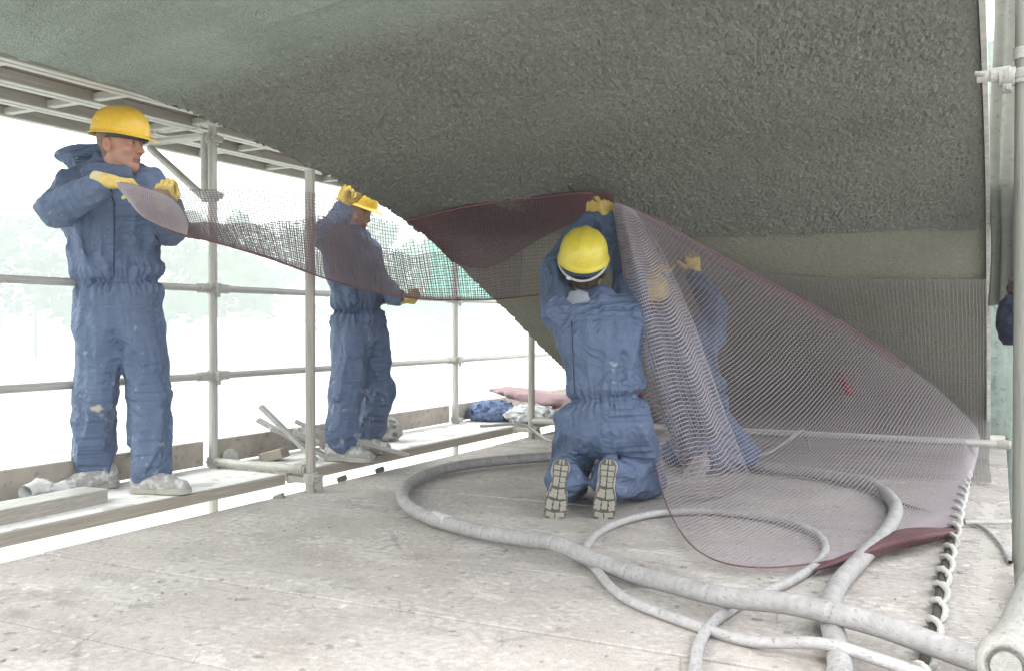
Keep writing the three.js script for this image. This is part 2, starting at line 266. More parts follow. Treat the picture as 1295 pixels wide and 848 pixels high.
// ---- walkway of scaffold planks on the left
const PT = 0.08;
{
  const walk = thing('scaffold_walkway', 'dusty white scaffold plank walkway on the left under the two standing workers', 'walkway');
  const bays = [[1.2, -1.27], [-1.29, -3.83], [-3.87, -6.40], [-6.44, -8.97]];
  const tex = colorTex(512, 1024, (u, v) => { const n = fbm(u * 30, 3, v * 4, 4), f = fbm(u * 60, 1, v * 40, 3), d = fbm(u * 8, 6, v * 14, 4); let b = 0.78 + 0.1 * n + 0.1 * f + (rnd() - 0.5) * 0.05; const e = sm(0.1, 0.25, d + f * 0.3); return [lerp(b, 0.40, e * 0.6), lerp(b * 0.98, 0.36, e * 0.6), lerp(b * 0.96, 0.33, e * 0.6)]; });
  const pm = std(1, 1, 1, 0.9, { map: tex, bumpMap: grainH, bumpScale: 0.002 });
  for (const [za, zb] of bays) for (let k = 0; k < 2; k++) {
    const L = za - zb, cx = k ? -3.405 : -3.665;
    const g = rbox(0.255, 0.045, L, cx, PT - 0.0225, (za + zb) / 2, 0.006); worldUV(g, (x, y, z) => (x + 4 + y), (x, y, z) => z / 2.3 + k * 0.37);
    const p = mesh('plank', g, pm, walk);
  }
  // the edge profile nearest the floor
  for (const [za, zb] of bays) mesh('edge_profile', rbox(0.028, 0.050, za - zb, -3.258, PT - 0.027, (za + zb) / 2, 0.004), M.plankEdge, walk);
}
// toe boards
for (const [i, [za, zb]] of [[1.2, -1.24], [-1.32, -3.81], [-3.89, -6.38], [-6.46, -8.9]].entries()) {
  const g = rbox(0.028, 0.13, za - zb, -3.80, PT + 0.075, (za + zb) / 2, 0.004); worldUV(g, (x, y, z) => y, (x, y, z) => z);
  tag(mesh('toe_board', g, M.plankEdge), ['brown toe board at the walkway edge in the near left corner', 'brown toe board behind the feet of the standing worker on the left', 'brown toe board behind the feet of the worker by the inner post', 'brown toe board behind the cloth pile at the far end'][i], 'toe board', 'toe boards along the outer walkway edge');
}
// ---- scaffold posts, rails, couplers
function coupler(p, axis, r = 0.024) {           // two half shells with a bolt
  const gs = []; const q = new THREE.Quaternion().setFromUnitVectors(V(0, 1, 0), axis);
  const c = new THREE.CylinderGeometry(r + 0.010, r + 0.010, 0.05, 14); const c2 = new THREE.CylinderGeometry(r + 0.014, r + 0.014, 0.016, 14); 
  const b = rbox(0.028, 0.032, 0.05, r + 0.018, 0, 0, 0.004); const n = new THREE.CylinderGeometry(0.010, 0.010, 0.075, 6); n.rotateX(Math.PI / 2); n.translate(r + 0.022, 0.004, 0.01);
  for (const g of [c, c2, b, n]) { g.applyQuaternion(q); g.translate(p.x, p.y, p.z); gs.push(g); } return gs;
}
const railY = [PT + 0.49, PT + 0.955];
const zs = [-1.28, -3.85, -6.42, -8.99];
const postWords = ['outer scaffold post nearest the camera on the left', 'outer scaffold post just right of the left standing worker', 'outer scaffold post right of the worker by the inner post', 'outer scaffold post at the far end behind the shell'];
for (const [i, z] of zs.entries()) {
  if (i === 0 || i === 3) continue;
  const t = thing('scaffold_post', i === 1 ? 'galvanised outer scaffold post just right of the left standing worker, with wall bracket on top' : 'galvanised outer scaffold post right of the worker bending his head', 'scaffold post', V(-3.755, 0, z));
  const top = 1.90;
  const pg = tube(V(0, -3.2, 0), V(0, top, 0), 0.024); mesh('tube', pg, M.steel, t);
  for (const y of railY) mesh('coupler', coupler(V(0, y, 0), V(0, 0, 1)), M.steel, t);
  mesh('foot_coupler', coupler(V(0, PT + 0.03, 0), V(0, 1, 0)), M.steel, t);
  if (i === 1) { for (const y of [1.53, 1.83]) mesh('bracket_clamp', coupler(V(0, y, 0), V(0, 1, 0)), M.steel, t); }
}
for (const [x, z, top, lab] of [[-3.10, -3.85, 1.62, 'brown inner scaffold post in front of the worker with lowered head'], [-3.10, -6.42, 1.85, 'inner scaffold post standing by the pile of cloth'], [0.072, -3.85, 2.02, 'thick grey scaffold post at the right edge of the picture']]) {
  const t = thing('scaffold_post', lab, 'scaffold post', V(x, 0, z));
  mesh('tube', tube(V(0, -3.2, 0), V(0, top, 0), x > 0 ? 0.026 : 0.025, 20), x > 0 ? M.postGrey : M.steelBrown, t);
  if (x > 0) { const y = 1.72; mesh('collar', tube(V(0, y + 0.06, 0), V(0, y + 0.10, 0), 0.032), M.steel, t); mesh('coupler', [...coupler(V(0, y, 0), V(0, 1, 0), 0.026), ...coupler(V(-0.05, y, 0.01), V(1, 0, 0), 0.022)], M.steel, t); }
  else { mesh('foot_clamp', coupler(V(0, PT - 0.01, 0.0), V(0, 1, 0), 0.026), M.steel, t); mesh('base_bracket', [rbox(0.11, 0.03, 0.06, -0.07, PT - 0.02, 0), rbox(0.05, 0.05, 0.012, 0.05, PT - 0.04, 0.0)], M.steelBrown, t); }
}
{ // tie tube between the right post and the shell
  const y = 1.73, t = thing('tie_tube', 'short grey tie tube with coupler between the shell edge and the right post', 'scaffold tube', V(0, y, -3.84));
  mesh('tube', tube(V(-0.075, 0, 0), V(0.05, 0.004, 0), 0.021), M.steel, t); mesh('sleeve', tube(V(-0.03, 0, 0), V(0.035, 0.003, 0), 0.027), M.steel, t); mesh('bolt', tube(V(-0.08, 0.01, 0.025), V(-0.05, 0.0, 0.03), 0.008, 8), M.steel, t);
}
for (const [k, y] of railY.entries()) for (const [i, [za, zb]] of [[1.0, -3.80], [-3.90, -6.37], [-6.47, -8.9]].entries()) {
  const t = thing('guard_rail', ['lower', 'upper'][k] + ' steel guard rail ' + ['behind the left standing worker', 'behind the worker with lowered head', 'by the pile of cloth at the far end'][i], 'guard rail', V(-3.755, y, 0));
  mesh('tube', tube(V(0, 0, za), V(0, 0, zb), 0.0185), M.steel, t); if (i) mesh('end_wedge', tube(V(0, 0, za + 0.02), V(0, 0, za - 0.06), 0.025), M.steel, t); mesh('end_wedge', tube(V(0, 0, zb + 0.06), V(0, 0, zb - 0.02), 0.025), M.steel, t);
}
{ // ground-level transoms
  for (const [x1, x2, y, z, lab] of [[-3.74, -3.12, PT + 0.03, -3.84, 'white transom tube lying across the walkway between the posts'], [-3.10, 0.07, 0.13, -6.42, 'low horizontal steel tube at the foot of the shell behind the net']]) {
    const t = thing('transom', lab, 'scaffold tube', V(0, y, z)); mesh('tube', tube(V(x1, 0, 0), V(x2, 0, 0), 0.023), M.steel, t); mesh('end_wedge', tube(V(x2 - 0.07, 0, 0), V(x2 - 0.01, 0, 0), 0.029), M.steelBrown, t);
  }
}
// ---- the scaffold deck overhead, carried on console brackets
{
  const y = 1.885;
  for (const z of [-3.85, -6.42]) {
    const t = thing('console_bracket', z > -5 ? 'triangular console bracket on the post right of the left worker' : 'console bracket on the far outer post', 'bracket', V(-3.80, 0, z));
    mesh('arm', tube(V(0, y - 0.03, 0), V(-0.92, y - 0.03, 0), 0.021), M.alu, t); mesh('upright', tube(V(-0.01, 1.50, 0), V(-0.01, y - 0.03, 0), 0.021), M.alu, t); mesh('strut', tube(V(-0.02, 1.53, 0), V(-0.42, y - 0.06, 0), 0.021), M.steel, t);
  }
  for (let b = 0; b < 4; b++) for (let k = -1; k < 3; k++) {
    const za = [1.2, -1.29, -3.86, -6.43][b], zb = [-1.27, -3.84, -6.41, -8.98][b], cx = -3.74 - k * 0.325, L = za - zb, cz = (za + zb) / 2;
    const t = thing('deck_panel', ['innermost', 'inner', 'middle', 'outer'][k + 1] + ' overhead scaffold deck panel with brown plywood underside, ' + ['nearest the camera', 'above the left worker', 'beyond the first post', 'at the far end'][b], 'scaffold deck', V(cx, y + 0.05, cz), 'overhead scaffold deck panels');
    for (const s of [-1, 1]) mesh('side_rail', rbox(0.045, 0.07, L, s * 0.135, 0, 0, 0.004), M.alu, t);
    for (let q = 0; q <= 4; q++) mesh('rib', rbox(0.222, 0.035, 0.04, 0, -0.008, (q / 4 - 0.5) * (L - 0.05), 0.003), M.alu, t);
    mesh('plywood', rbox(0.222, 0.012, L - 0.004, 0, 0.022, 0, 0.002), M.plywood, t);
  }
}
// ---- hanging tarpaulins beyond the right edge
function sheet(name, label, x0, z0, x1, z1, yT, yB, mat, amp, fr, ph) {
  const n = 70, m = 60, pos = [], uv = [], idx = []; const dx = x1 - x0, dz = z1 - z0, L = Math.hypot(dx, dz), nxx = -dz / L, nzz = dx / L;
  for (let j = 0; j <= m; j++) for (let i = 0; i <= n; i++) { const u = i / n, v = j / m, sag = amp * (0.35 + 0.65 * v) * (Math.sin(u * L * fr + 1.6 * N3(u * 3, v * 2.2, ph) * 2 + ph + v * 1.3) + 0.5 * N3(u * 7, v * 3, ph + 4) * 2); pos.push(x0 + dx * u + nxx * sag, lerp(yT, yB, v) + 0.02 * N3(u * 6, 1, ph), z0 + dz * u + nzz * sag); uv.push(u * L, v * (yT - yB)); }
  for (let j = 0; j < m; j++) for (let i = 0; i < n; i++) { const a = j * (n + 1) + i; idx.push(a, a + 1, a + n + 2, a, a + n + 2, a + n + 1); }
  const g = new THREE.BufferGeometry(); g.setAttribute('position', new THREE.Float32BufferAttribute(pos, 3)); g.setAttribute('uv', new THREE.Float32BufferAttribute(uv, 2)); g.setIndex(idx); g.computeVertexNormals();
  return tag(mesh(name, g, mat), label, 'tarpaulin');
}
// translucent white sheeting outside the scaffold, through which the trees show faintly
{
  const n = 160, m = 40, pos = [], uv = [], idx = [];
  for (let j = 0; j <= m; j++) for (let i = 0; i <= n; i++) { const z = lerp(4, -16, i / n), y = lerp(4.3, -3.0, j / m); pos.push(-4.85 + 0.035 * N3(z * 1.2, y * 0.35, 2) + 0.012 * N3(z * 5, y * 0.8, 6), y, z); uv.push(z, y); }
  for (let j = 0; j < m; j++) for (let i = 0; i < n; i++) { const a = j * (n + 1) + i; idx.push(a, a + 1, a + n + 2, a, a + n + 2, a + n + 1); }
  const g = new THREE.BufferGeometry(); g.setAttribute('position', new THREE.Float32BufferAttribute(pos, 3)); g.setAttribute('uv', new THREE.Float32BufferAttribute(uv, 2)); g.setIndex(idx); g.computeVertexNormals();
  const film = new THREE.MeshPhysicalMaterial({ color: new THREE.Color().setRGB(0.90, 0.965, 0.945), roughness: 0.40, transmission: 0.80, thickness: 0, ior: 1.3, side: THREE.DoubleSide });
  tag(mesh('protective_sheeting', g, film), 'translucent white protective sheeting along the outer side of the scaffold on the left', 'sheeting');
}
const tarp = new THREE.MeshPhysicalMaterial({ color: new THREE.Color().setRGB(0.24, 0.30, 0.285), roughness: 0.6, transmission: 0.15, thickness: 0, map: dustMap, bumpMap: grainH, bumpScale: 0.002, side: THREE.DoubleSide });
const tarpGrey = dusty(0.125, 0.135, 0.115, 0.6, 2, { side: THREE.DoubleSide });
{ const tg = new THREE.MeshPhysicalMaterial({ color: new THREE.Color().setRGB(0.50, 0.84, 0.76), roughness: 0.6, transmission: 0.6, thickness: 0, side: THREE.DoubleSide });
  sheet('green_sheet', 'teal green translucent sheet hanging above the guard rail at the far end, behind the net', -4.32, -6.95, -4.25, -9.6, 1.85, 1.07, tg, 0.02, 9, 2.2); }
sheet('hanging_tarpaulin', 'pale translucent tarpaulin hanging behind the right scaffold post', -0.35, -8.3, 1.4, -7.6, 3.0, -1.2, tarp, 0.07, 22, 1.3);
sheet('hanging_tarpaulin', 'grey green tarpaulin hanging in folds along the right edge of the shell', -0.045, -6.5, 0.40, -5.9, 3.2, 0.95, tarpGrey, 0.035, 62, 4.0);
// ---- trees far beyond the scaffold
{
  const leaf = new THREE.PlaneGeometry(1, 0.7); 
  const leafM = [[0.055, 0.11, 0.05], [0.07, 0.13, 0.07], [0.05, 0.10, 0.065]].map(c => std(...c, 0.9, { side: THREE.DoubleSide }));
  const bark = std(0.10, 0.08, 0.06, 0.95);
  const list = [[-105, -22, 21, 'pale hazy tree behind the left worker near the left picture edge'], [-92, -44, 20, 'pale hazy tree behind the left worker and the first post'], [-105, -78, 22, 'pale hazy tree seen between the first post and the inner post'], [-78, -80, 17, 'pale hazy tree right of the worker with lowered head'], [-84, -108, 22, 'pale hazy tree behind the far outer post'], [-140, -52, 27, 'tall pale hazy tree farthest off behind the left worker'], [-66, -106, 18, 'pale hazy tree right of the far outer post']];
  for (const [x, z, H, lab] of list) {
    const t = thing('tree', lab, 'tree', V(x, -3.2, z)); const gs = [], R = H * 0.42;
    const tr = []; tr.push(new THREE.CylinderGeometry(0.10, 0.24, H * 0.55, 8).translate(0, H * 0.275, 0));
    for (let k = 0; k < 9; k++) { const a = rr(0, 6.28), y = H * rr(0.3, 0.55); tr.push(tube(V(0, y, 0), V(Math.cos(a) * R * 0.7, y + H * rr(0.12, 0.3), Math.sin(a) * R * 0.7), 0.05, 6)); }
    mesh('trunk', tr, bark, t);
    const blobs = []; for (let k = 0; k < 30; k++) { const a = rr(0, 6.28), el = Math.acos(rr(-0.8, 1)), q = Math.cbrt(rnd()); blobs.push([Math.sin(el) * Math.cos(a) * R * q, H * 0.55 + Math.cos(el) * H * 0.40 * q, Math.sin(el) * Math.sin(a) * R * q, rr(0.14, 0.26) * R * 1.3]); }
    for (const b of blobs) for (let k = 0; k < 90; k++) { const g = leaf.clone(); const s = rr(0.5, 1.1); g.scale(s, s, s); g.rotateX(rr(0, 6)); g.rotateY(rr(0, 6)); const a = rr(0, 6.28), el = Math.acos(rr(-1, 1)), q = b[3] * Math.pow(rnd(), 0.4); g.translate(b[0] + Math.sin(el) * Math.cos(a) * q, b[1] + Math.cos(el) * q, b[2] + Math.sin(el) * Math.sin(a) * q); gs.push(g); }
    mesh('crown', gs, leafM[(H * 2 | 0) % 3], t);
  }
}
// ================================================================ objects
function pathTube(pts, r, seg = 200, rs = 14, wob = 0) { const c = new THREE.CatmullRomCurve3(pts, false, 'centripetal'); const g = new THREE.TubeGeometry(c, seg, r, rs, false); const uv = g.attributes.uv, L = c.getLength(); for (let i = 0; i < uv.count; i++) uv.setXY(i, uv.getX(i) * L * 2.6, uv.getY(i) * 0.7); return g; }
{ // hoses on the floor
  const y = 0.036;
  const P = (l, yy = y) => l.map(p => V(p[0], p[2] ?? yy, p[1]));
  const big = P([[0.08, -2.42], [-0.106, -2.495], [-0.292, -2.577], [-0.502, -2.65], [-0.70, -2.72, 0.062], [-0.90, -2.83, 0.05], [-1.056, -2.937], [-1.26, -3.035, 0.05], [-1.42, -3.12, 0.062], [-1.56, -3.185, 0.045], [-1.92, -3.309], [-2.294, -3.54], [-2.603, -3.946], [-2.764, -4.422], [-2.722, -4.874], [-2.393, -5.378], [-2.0, -5.7], [-1.6, -5.74], [-1.2, -5.50], [-0.94, -5.411], [-0.60, -5.16], [-0.42, -4.65], [-0.385, -4.06], [-0.42, -3.47], [-0.44, -3.074], [-0.42, -2.80], [-0.36, -2.60, 0.022], [-0.33, -2.36, 0.03], [-0.30, -1.9]]);
  // the loop passes below the straight run near its lower end
  big[26] = V(-0.37, 0.034, -2.56); for (const i of [2, 3]) big[i].y = 0.085; big[1].y = 0.07; big[0].y = 0.05;
  const t = thing('thick_hose', 'long thick cement-dusted hose looping across the floor around the kneeling workers', 'hose'); mesh('hose', pathTube(big, 0.030, 420, 18), M.hose, t);
  const cpl = []; for (const [p, q] of [[V(-1.99, 0.037, -3.345), V(-2.09, 0.037, -3.405)]]) cpl.push(tube(p, q, 0.032, 18)); mesh('tape_band', cpl, M.white, t);
  const thin = P([[-0.61, -2.05], [-0.642, -2.225], [-0.685, -2.411], [-0.701, -2.625], [-0.66, -2.9], [-0.595, -3.139], [-0.555, -3.45], [-0.575, -3.72], [-0.66, -3.95], [-0.834, -4.12], [-1.131, -4.169], [-1.33, -4.02], [-1.42, -3.667], [-1.38, -3.35], [-1.32, -3.17], [-1.203, -2.996], [-1.006, -2.729], [-0.819, -2.605], [-0.582, -2.50], [-0.371, -2.43, 0.06], [-0.24, -2.40, 0.05], [-0.05, -2.34, 0.03]], 0.017);
  const th = thing('thin_hose', 'thin white hose making a loop in front of the kneeling worker', 'hose'); mesh('hose', pathTube(thin, 0.0155, 320, 12), M.hoseThin, th);
  // a thin cable near the right post and one at the far end by the cloths
  tag(mesh('cable', pathTube([at(1135, 638, 4.48), at(1190, 648, 4.2), at(1235, 662, 4.0), at(1262, 684, 3.7), at(1280, 716, 3.34)].map(p => { p.y = 0.012; return p; }), 0.008, 80, 8), M.hoseThin), 'thin pale cable running from under the net to the right post', 'cable');
  tag(mesh('cable', pathTube([V(-3.30, 0.12, -6.0), V(-3.12, 0.10, -6.36), V(-2.98, 0.03, -6.34), V(-2.85, 0.012, -6.25), V(-2.5, 0.012, -6.3), V(-2.0, 0.012, -6.5)], 0.011, 80, 8), M.hoseThin), 'thin white cable winding around the foot of the far inner post', 'cable');
  tag(mesh('cable', pathTube([V(-1.38, 0.012, -6.0), V(-1.30, 0.03, -6.2), V(-1.16, 0.14, -6.36), V(-1.13, 0.155, -6.40), V(-1.10, 0.02, -6.48)], 0.011, 60, 8), M.hoseThin), 'short white cable end hung over the low tube behind the net', 'cable');
  tag(mesh('rod', tube(at(1222, 662, 3.98).setY(0.02), at(1296, 657, 3.95).setY(0.03), 0.010, 10), M.steel), 'thin steel rod lying beside the right scaffold post', 'rod');
}
{ // stiff pipe with a coupling ring in the lower right corner
  const WP = dusty(0.40, 0.395, 0.385, 0.65); const a = at(1300, 772, 2.55), b = at(1276, 842, 2.02), t = thing('delivery_pipe', 'fat white delivery pipe with coupling ring in the lower right corner', 'pipe', V(b.x, 0, b.z)); a.sub(t.position); b.sub(t.position); const dir = b.clone().sub(a).normalize();
  mesh('pipe', tube(a.clone().addScaledVector(dir, -0.8), b, 0.046, 28), WP, t);
  const o = n => b.clone().addScaledVector(dir, n); 
  const lat = new THREE.LatheGeometry([[0.046, -0.20], [0.053, -0.19], [0.055, -0.12], [0.050, -0.10], [0.050, -0.06], [0.060, -0.05], [0.064, -0.03], [0.060, 0.0], [0.050, 0.012], [0.036, 0.01], [0.034, -0.02]].map(p => new THREE.Vector2(...p)), 32); lat.applyQuaternion(new THREE.Quaternion().setFromUnitVectors(V(0, 1, 0), dir)); lat.translate(b.x, b.y, b.z); mesh('coupling', lat, WP, t);
  mesh('plug', tube(o(-0.06), o(0.02), 0.030, 24), WP, t);
}
{ // twisted strip along the seam between the floor and the side strip
  const t = thing('twisted_strip', 'cement-crusted twisted metal strip along the floor seam on the right', 'metal strip', V(-0.155, 0, -4.4));
  const za = 2.0, zb = -1.93, pts = []; let a = 0; for (let z = za; z > zb; z -= 0.012) { a += 0.012 / (0.20 + 0.035 * N3(z * 2.3, 1, 4)) * Math.PI * 2; const r = 0.020 + 0.005 * N3(z * 4, 2, 8); pts.push(V(Math.cos(a) * r + 0.010 * N3(z * 1.7, 5, 1), 0.021 + Math.sin(a) * r * 0.9, z)); }
  const g = new THREE.TubeGeometry(new THREE.CatmullRomCurve3(pts), 900, 0.0095, 9); { const p = g.attributes.position; for (let i = 0; i < p.count; i++) { const k = 0.0035 * N3(p.getX(i) * 90, p.getY(i) * 90, p.getZ(i) * 60); p.setXYZ(i, p.getX(i) + k, p.getY(i) + k, p.getZ(i)); } g.computeVertexNormals(); } mesh('coil', g, M.white, t);
  const core = []; for (let z = za; z >= zb; z -= 0.2) core.push(V(0.010 * N3(z * 1.7, 5, 1) - 0.004, 0.014, z)); mesh('core', new THREE.TubeGeometry(new THREE.CatmullRomCurve3(core), 120, 0.013, 10), M.clipCore, t);
  mesh('end_knob', new THREE.CapsuleGeometry(0.026, 0.05, 6, 14).rotateX(Math.PI / 2 - 0.3).translate(0.0, 0.03, -1.98), M.white, t);
}
// crumpled cloth lumps: an ellipsoid field with folds
function cloth(rx, ry, rz, sd, h = 0.012, f = 16, fold = 0.5) {
  const m = Math.min(rx, ry, rz); const fld = (x, y, z) => { const e = (Math.sqrt((x / rx) ** 2 + (y / ry) ** 2 + (z / rz) ** 2) - 1) * m; return e + fold * m * (Math.abs(N3(x * f + sd, y * f * 1.5, z * f)) * 1.6 - 0.4) + fold * 0.35 * m * N3(x * f * 2.6, y * f * 2.6 + sd, z * f * 2.6); };
  return planarUV(nets(fld, V(-rx * 1.5, -ry * 0.9, -rz * 1.5), V(rx * 1.5, ry * 1.7, rz * 1.5), h));
}
const clothM = (r, g, b) => std(r, g, b, 0.9, { bumpMap: grainH, bumpScale: 0.002 });
{ // things lying on the walkway
  const put = (name, geo, mat, x, y, z, ry, label, cat) => { const m = mesh(name, geo, mat); m.position.set(x, y, z); m.rotation.y = ry; return tag(m, label, cat); };
  put('blue_cloth', cloth(0.19, 0.085, 0.16, 3), clothM(0.14, 0.19, 0.32), -3.60, PT + 0.07, -6.75, 0.4, 'crumpled blue work cloth on the walkway at the far end', 'cloth');
  put('white_cloth', cloth(0.20, 0.07, 0.16, 13), clothM(0.6, 0.6, 0.62), -3.28, PT + 0.06, -6.78, 0.4, 'crumpled white cloth between the blue cloth and the far inner post', 'cloth');
  put('pink_sheet', cloth(0.42, 0.05, 0.24, 8, 0.012, 6, 0.35).applyMatrix4(new THREE.Matrix4().makeRotationZ(-0.16)), clothM(0.37, 0.25, 0.265), -3.30, PT + 0.17, -7.05, 0.2, 'folded pinkish net sheet leaning over the cloth pile', 'cloth');
  put('pink_sheet', cloth(0.30, 0.07, 0.22, 21, 0.012, 8, 0.4), clothM(0.36, 0.27, 0.26), -2.86, PT + 0.09, -7.0, 0.2, 'pinkish crumpled sheet right of the far inner post', 'cloth');
  put('white_bag', cloth(0.18, 0.09, 0.14, 17), clothM(0.66, 0.65, 0.63), -2.94, PT + 0.20, -7.2, 0.2, 'white plastic bag lying against the red bag at the far end', 'bag');
  put('red_bag', cloth(0.24, 0.08, 0.13, 31, 0.012, 10, 0.4), clothM(0.50, 0.07, 0.06), -2.74, PT + 0.25, -7.35, 0.25, 'red bag at the far end of the walkway beside the kneeling worker', 'bag');
  put('grey_cloth', cloth(0.13, 0.085, 0.10, 5), clothM(0.38, 0.37, 0.36), -3.62, PT + 0.07, -5.22, 0.8, 'crumpled grey cloth on the toe board behind the shoe of the second worker', 'cloth');
  put('red_rag', cloth(0.032, 0.11, 0.020, 6, 0.006, 22, 0.7).rotateZ(0.5), clothM(0.26, 0.05, 0.045), -1.0, 0.42, -7.33, 0.2, 'red rag on the shell wall behind the net', 'rag');
  { // metal channel with a pair of gloves on it
    const t = thing('metal_channel', 'pale metal channel lying on the walkway at the left picture edge', 'metal profile', V(-3.46, PT, -2.45));
    const L = 0.85, rot = 0.06; mesh('web', rbox(0.15, 0.008, L, 0, 0.055, 0, 0.003, rot), M.alu, t); mesh('near_flange', rbox(0.008, 0.055, L, 0.074, 0.028, 0, 0.003, rot), M.steelBrown, t); mesh('far_flange', rbox(0.008, 0.055, L, -0.074, 0.028, 0, 0.003, rot), M.alu, t);
  }
  { // heap of light metal brackets and laths
    const t = thing('bracket_pile', 'heap of pale metal brackets and laths on the walkway beside the first outer post', 'scrap pile', V(-3.52, PT, -4.3));
    const lath = (x, y, z, L, ry, rz, w = 0.06) => rbox(L, 0.022, w, x, y, z, 0.004, ry, 0, rz);
    mesh('lath', lath(-0.02, 0.12, 0.05, 0.46, 0.5, -0.5, 0.07), M.white, t); mesh('lath', lath(0.14, 0.11, -0.12, 0.50, 0.7, -0.45, 0.05), M.white, t); mesh('lath', lath(0.05, 0.10, -0.02, 0.5, 0.9, -0.35, 0.03), M.alu, t);
    mesh('bracket', [rbox(0.04, 0.14, 0.10, -0.05, 0.11, -0.1, 0.004, 0.4, 0, 0.7), rbox(0.16, 0.03, 0.06, -0.02, 0.12, -0.06, 0.004, 0.4, 0, -0.5)], M.steel, t);
    mesh('bracket', [rbox(0.03, 0.09, 0.08, 0.1, 0.05, -0.2, 0.004, 0.9), rbox(0.10, 0.025, 0.06, 0.08, 0.05, -0.16, 0.004, 0.6, 0, -0.2)], M.steel, t);
    mesh('lath', lath(0.00, 0.16, 0.12, 0.44, 0.35, -0.75, 0.05), M.white, t); mesh('lath', lath(0.28, 0.06, -0.30, 0.42, 0.9, -0.3, 0.10), M.white, t); mesh('rag', cloth(0.11, 0.05, 0.08, 77), clothM(0.55, 0.54, 0.52), t).position.set(0.16, 0.07, -0.18); mesh('dark_rag', cloth(0.06, 0.035, 0.05, 79), clothM(0.10, 0.10, 0.13), t).position.set(0.20, 0.09, -0.10); mesh('block', rbox(0.14, 0.055, 0.11, -0.12, 0.03, 0.10, 0.008, 0.3, 0, 0.25), M.plankEdge, t); mesh('clamp', coupler(V(-0.2, 0.05, 0.36), V(0.8, 0, 0.6), 0.026), M.steel, t);
    mesh('bracket', [rbox(0.20, 0.012, 0.035, 0.22, 0.03, -0.30, 0.003, 0.2, 0, 0.15), tube(V(0.2, 0.04, -0.33), V(0.3, 0.02, -0.36), 0.014)], M.alu, t);
  }
  { // small wood bits in the gap between the walkway and the floor
    for (const [u, v, c, lab] of [[352, 626, [0.22, 0.25, 0.20], 'small greenish wooden wedge in the gap beside the walkway'], [432, 603, [0.10, 0.09, 0.08], 'small dark block in the gap beside the walkway'], [480, 592, [0.06, 0.08, 0.07], 'small black block in the gap farther along the walkway']]) { const d = (EYE - 0.01) * F / (v - CY), p = at(u, v, d); tag(mesh('wedge', rbox(0.05, 0.028, 0.045, p.x, p.y - 0.01, p.z, 0.006, 0.5, 0, 0.35), std(...c, 0.9)), lab, 'wood block'); }
  }
  { // dark bundle behind the right post
    const t = thing('cloth_bundle', 'dark navy bundle with a brown top half hidden behind the right scaffold post', 'bundle', V(0.075, 0.86, -5.2));
    mesh('bag', cloth(0.085, 0.135, 0.09, 41, 0.009, 14, 0.2), clothM(0.007, 0.011, 0.030), t);
    const tp = mesh('brown_top', cloth(0.06, 0.06, 0.06, 44, 0.008, 20, 0.3), clothM(0.05, 0.03, 0.027), t); tp.position.set(0.02, 0.165, 0); mesh('white_strap', tube(V(0.01, 0.20, 0.04), V(0.05, 0.28, 0.02), 0.014), M.white, t);
  }
}
// ================================================================ people
const blueBase = [0.074, 0.110, 0.196];
const cottonM = new THREE.MeshStandardMaterial({ color: 0xffffff, vertexColors: true, roughness: 0.68, bumpMap: heightTex(512, (u, v) => { const a = tn(u + 0.02 * tn(u, v, 9, 5), v, 13, 1), b = tn(u, v, 26, 3), c = tn(u, v, 52, 8); return 0.15 + 0.45 * Math.pow(Math.max(0, 1 - 1.9 * Math.abs(a)), 1.6) + 0.24 * Math.pow(Math.max(0, 1 - 1.9 * Math.abs(b)), 1.6) + 0.09 * c + (rnd() - 0.5) * 0.05; }), bumpScale: 0.013 });
cottonM.bumpMap.repeat.set(1.9, 1.5);
const skinM = new THREE.MeshPhysicalMaterial({ color: 0xffffff, vertexColors: true, roughness: 0.55, sheen: 0.15 });
const gloveM = new THREE.MeshStandardMaterial({ color: 0xffffff, vertexColors: true, roughness: 0.85, bumpMap: grainH, bumpScale: 0.001 });
const shoeM = new THREE.MeshStandardMaterial({ color: 0xffffff, vertexColors: true, roughness: 0.9, bumpMap: grainH, bumpScale: 0.002 });
const hairM = new THREE.MeshStandardMaterial({ color: 0xffffff, vertexColors: true, roughness: 0.75 });

function basis(origin, right, up, fwd) { return new THREE.Matrix4().makeBasis(right, up, fwd).setPosition(origin); }
function frame(fwd, up) { const z = fwd.clone().normalize(), x = up.clone().cross(z).normalize(), y = z.clone().cross(x); return { x, y, z }; }   // x = left of the one who looks along z

